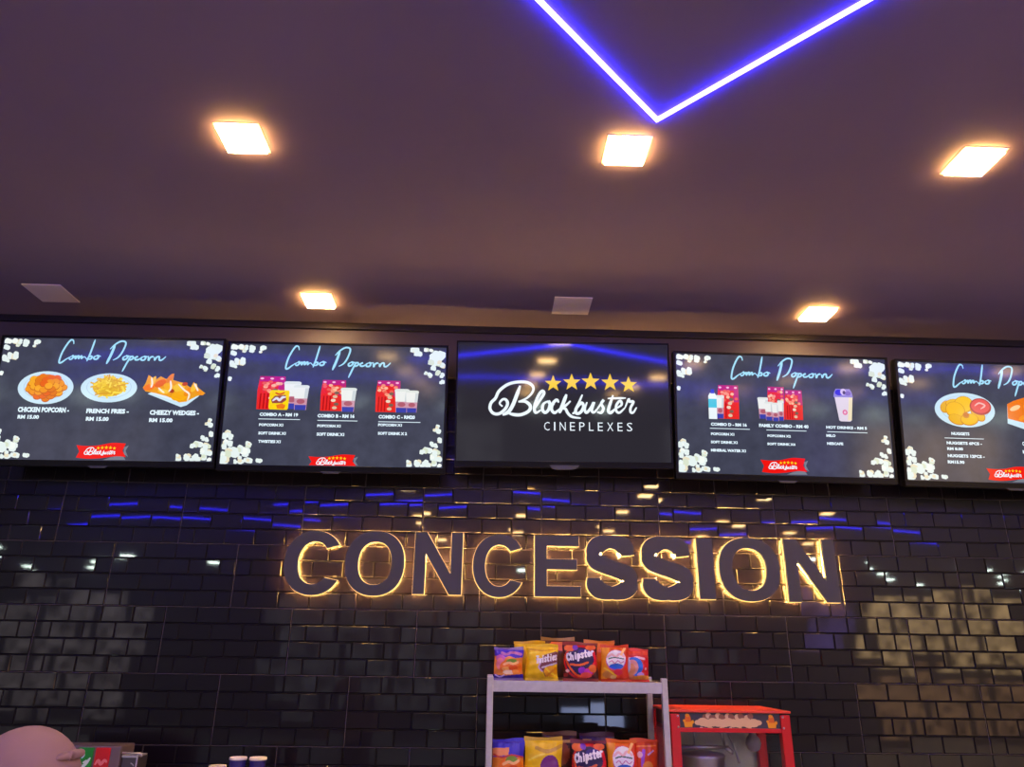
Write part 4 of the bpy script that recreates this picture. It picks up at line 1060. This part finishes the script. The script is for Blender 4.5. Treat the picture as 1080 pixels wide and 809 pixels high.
# ------------------------------------------------------------------ person in a mauve headscarf
M_skin = mat('skin', srgb(176, 112, 92), .5)
M_scarf = mat('mauve_scarf', srgb(152, 118, 110), .75, noise=(5, .10), bump=(30, .1))
M_dress = mat('plum_dress', srgb(96, 70, 110), .8, noise=(5, .08))
M_eye = mat('eye_white', (.8, .78, .75), .3); M_iris = mat('dark_iris', (.02, .012, .01), .2); M_brow = mat('brow_hair', (.03, .02, .018), .7); M_lip = mat('lip', srgb(168, 80, 80), .45)
PXC, PYC, HTOP = -.592, -2.05, 1.408
pn = thing('person', 'person in a mauve headscarf facing right, only the head top in view', 'person', (PXC, PYC, 0), (0, 0, 0))
sc_ = HTOP/1.62
def skin_body():
    J = []; E = []; Rr = []
    def add(p, r, par=None):
        J.append(tuple(c*sc_ for c in p)); Rr.append(r*sc_)
        if par is not None: E.append((par, len(J)-1))
        return len(J)-1
    # faces +x; y is the body's side axis
    pel = add((0, 0, .86), .125)
    ab = add((.01, 0, 1.0), .115, pel); ch = add((0, 0, 1.18), .125, ab); nk0 = add((-.01, 0, 1.32), .07, ch)
    nk = add((.005, 0, 1.38), .048, nk0); hd = add((.03, 0, 1.46), .075, nk); ht = add((.02, 0, 1.53), .078, hd)
    for s in (-1, 1):
        hip = add((0, s*.085, .80), .088, pel); kn = add((.02, s*.09, .45), .058, hip); an = add((-.01, s*.09, .09), .036, kn)
        hl = add((.0, s*.09, .04), .034, an); add((.15, s*.1, .025), .026, hl)
        shd = add((-.01, s*.165, 1.27), .055, ch); el = add((-.02, s*.235, 1.0), .040, shd); wr = add((.10, s*.235, .80), .027, el)
        pm_ = add((.135, s*.235, .745), .024, wr)
        for k, (dy, ln) in enumerate(((-.030, .066), (-.010, .076), (.010, .072), (.030, .056))):
            f0 = add((.158, s*.235+dy, .705), .0100, pm_); f1 = add((.176, s*.235+dy*1.1, .705-ln*.5), .0092, f0); add((.176, s*.235+dy*1.1, .705-ln), .0080, f1)
        t0 = add((.155, s*.235-s*.034, .755), .0105, pm_); add((.185, s*.235-s*.050, .725), .0090, t0)
    me = bpy.data.meshes.new('body'); me.from_pydata(J, E, [])
    o = bpy.data.objects.new('body', me); COL.objects.link(o); me.materials.append(M_skin)
    md = o.modifiers.new('skin', 'SKIN'); md.use_smooth_shade = True
    if not me.skin_vertices:
        bpy.context.view_layer.objects.active = o
    sv = me.skin_vertices[0].data if me.skin_vertices else None
    for i, r in enumerate(Rr):
        sv[i].radius = (r, r)
    sv[0].use_root = True
    o.modifiers.new('sub', 'SUBSURF').levels = 2
    o.modifiers['sub'].render_levels = 2
    bpy.context.view_layer.update()
    me2 = bpy.data.meshes.new_from_object(o.evaluated_get(bpy.context.evaluated_depsgraph_get()))
    bpy.data.objects.remove(o)
    b = MB(); b.raw([v.co[:] for v in me2.vertices], [tuple(p.vertices) for p in me2.polygons], M_skin, True)
    return b
bd = skin_body()
# the face: forehead, nose, chin and ears over the head node, one surface with the body mesh
fz = HTOP-.118
def facemesh(b):
    n, k = 28, 20; vs = []; fs = []
    for i in range(k+1):
        th = PI*i/k
        for j in range(n):
            ph = 2*PI*j/n
            x, y, z = math.sin(th)*math.cos(ph), math.sin(th)*math.sin(ph), math.cos(th)
            px, py, pz = x*.088, y*.070, z*.108
            if x > 0:
                e = math.exp(-(y/.16)**2)
                px += .018*e*math.exp(-((z+.14)/.17)**2)+.007*e*math.exp(-((z+.46)/.10)**2)+.008*e*math.exp(-((z+.78)/.14)**2)
                px -= .006*math.exp(-((abs(y)-.38)/.16)**2)*math.exp(-((z-.06)/.14)**2)
            if z < 0: py *= 1-.16*z*z
            vs.append((.014+px, py, fz+pz))
    for i in range(k):
        for j in range(n):
            fs.append((i*n+j, (i+1)*n+j, (i+1)*n+(j+1) % n, i*n+(j+1) % n))
    b.raw(vs, fs, M_skin, True)
facemesh(bd)
bo = bd.build('body', pn, merge=False)
for s in (-1, 1):
    e = MB(); e.ball((.084, s*.030, fz+.004), (.011, .014, .0085), M_eye, 14, 10); e.ball((.093, s*.030, fz+.004), (.004, .006, .006), M_iris, 10, 8); e.build('eye', pn)
    e = MB(); e.tube([(.088, s*.014, fz+.024), (.091, s*.030, fz+.029), (.080, s*.048, fz+.024)], [.003, .004, .002], M_brow); e.build('eyebrow', pn)
mo = MB(); mo.ball((.102, 0, fz-.050), (.008, .022, .0065), M_lip, 14, 8); mo.build('mouth', pn)
# headscarf: close cap with a stiff rounded brim over the brow, draped to the shoulders
h = MB(); n, k = 56, 26; vs = []; fs = []
for i in range(k+1):
    q = i/k
    for j in range(n):
        ph = -PI+2*PI*j/n
        if q < .5:
            th = q/.5*PI*.55
            rx, ry, rz = .112, .098, .122
            x, y, z = math.sin(th)*math.cos(ph)*rx, math.sin(th)*math.sin(ph)*ry, math.cos(th)*rz
            z += fz-.004
            x += .004
        else:
            t = (q-.5)/.5
            r = .106+.10*t**1.2+.006*math.sin(9*ph)*t
            x, y, z = .004+math.cos(ph)*r*(1.0 if math.cos(ph) > 0 else 1.05), math.sin(ph)*r*(1.0+.35*t), fz-.022-.24*t
        if math.cos(ph) > .55 and .37 < q < .62:                   # face opening: cloth pulled back beside the cheeks
            f = min(1, (math.cos(ph)-.55)/.15)*min(1, (q-.37)/.05)*min(1, (.62-q)/.05)
            x -= .075*f
        vs.append((x, y, z))
for i in range(k):
    for j in range(n):
        fs.append((i*n+j, (i+1)*n+j, (i+1)*n+(j+1) % n, i*n+(j+1) % n))
h.raw(vs, fs, M_scarf, True); hs = h.build('headscarf', pn)
b_ = MB(); inner, outer, lower = [], [], []
for x in range(-42, 43, 4):
    q = math.radians(x); c = max(0, math.cos(q))
    th = math.radians(47+9*(1-c))
    sk = 1-.16*(abs(x)/42)**3                                      # the ends sink into the cap
    ix, iy, iz = .004+math.sin(th)*.112*math.cos(q)*sk, math.sin(th)*.098*math.sin(q)*sk, fz-.004+math.cos(th)*.122*(.5+.5*sk)
    inner.append((ix-.006, iy*.99, iz-.004)); outer.append((ix+.020*c**.6, iy*(1+.05*c), iz-.002-.004*c)); lower.append((ix+.015*c**.6, iy*(1+.03*c), iz-.015-.004*c))
L_ = len(inner)
b_.raw(inner+outer, [(i, i+1, L_+i+1, L_+i) for i in range(L_-1)], M_scarf, True)
b_.raw(inner+lower, [(i, L_+i, L_+i+1, i+1) for i in range(L_-1)], M_scarf, True)
b_.tube([((a+c)/2, (b+d)/2, (e+f)/2) for (a, b, e), (c, d, f) in zip(outer, lower)], [.0006+.0085*(1-abs(2*i/(L_-1)-1)**2.2)**.7 for i in range(L_)], M_scarf, n=10)
b_.build('scarf_brim', hs, merge=False)
dr = MB(); n = 40
for prof in [[(.10, 1.315), (.165, 1.27), (.17, 1.15), (.155, 1.0), (.185, .84), (.205, .6), (.235, .3), (.27, .10), (.262, .095), (.225, .3)]]:
    rings = []
    for r, z in prof:
        rings.append([(math.cos(2*PI*j/n)*r*sc_*(.78 if z > .9 else .92)*(1+.03*math.sin(7*2*PI*j/n)*max(0, 1-z)), math.sin(2*PI*j/n)*r*sc_*1.08, z*sc_) for j in range(n)])
    for i in range(len(prof)-1):
        dr.raw(rings[i]+rings[i+1], [(j, n+j, n+(j+1) % n, (j+1) % n) for j in range(n)], M_dress, True)
for s in (-1, 1):
    dr.tube([(-.01*sc_, s*.165*sc_, 1.265*sc_), (-.02*sc_, s*.235*sc_, 1.0*sc_), (.088*sc_, s*.235*sc_, .82*sc_)], [.068*sc_, .054*sc_, .042*sc_], M_dress, n=16, caps=False)
dr.build('dress', pn)
for s in (-1, 1):
    q = MB(); q.ball((.07*sc_, s*.095*sc_, .036*sc_), (.12*sc_, .046*sc_, .038*sc_), M_black, 18, 10); q.build('shoe', pn)
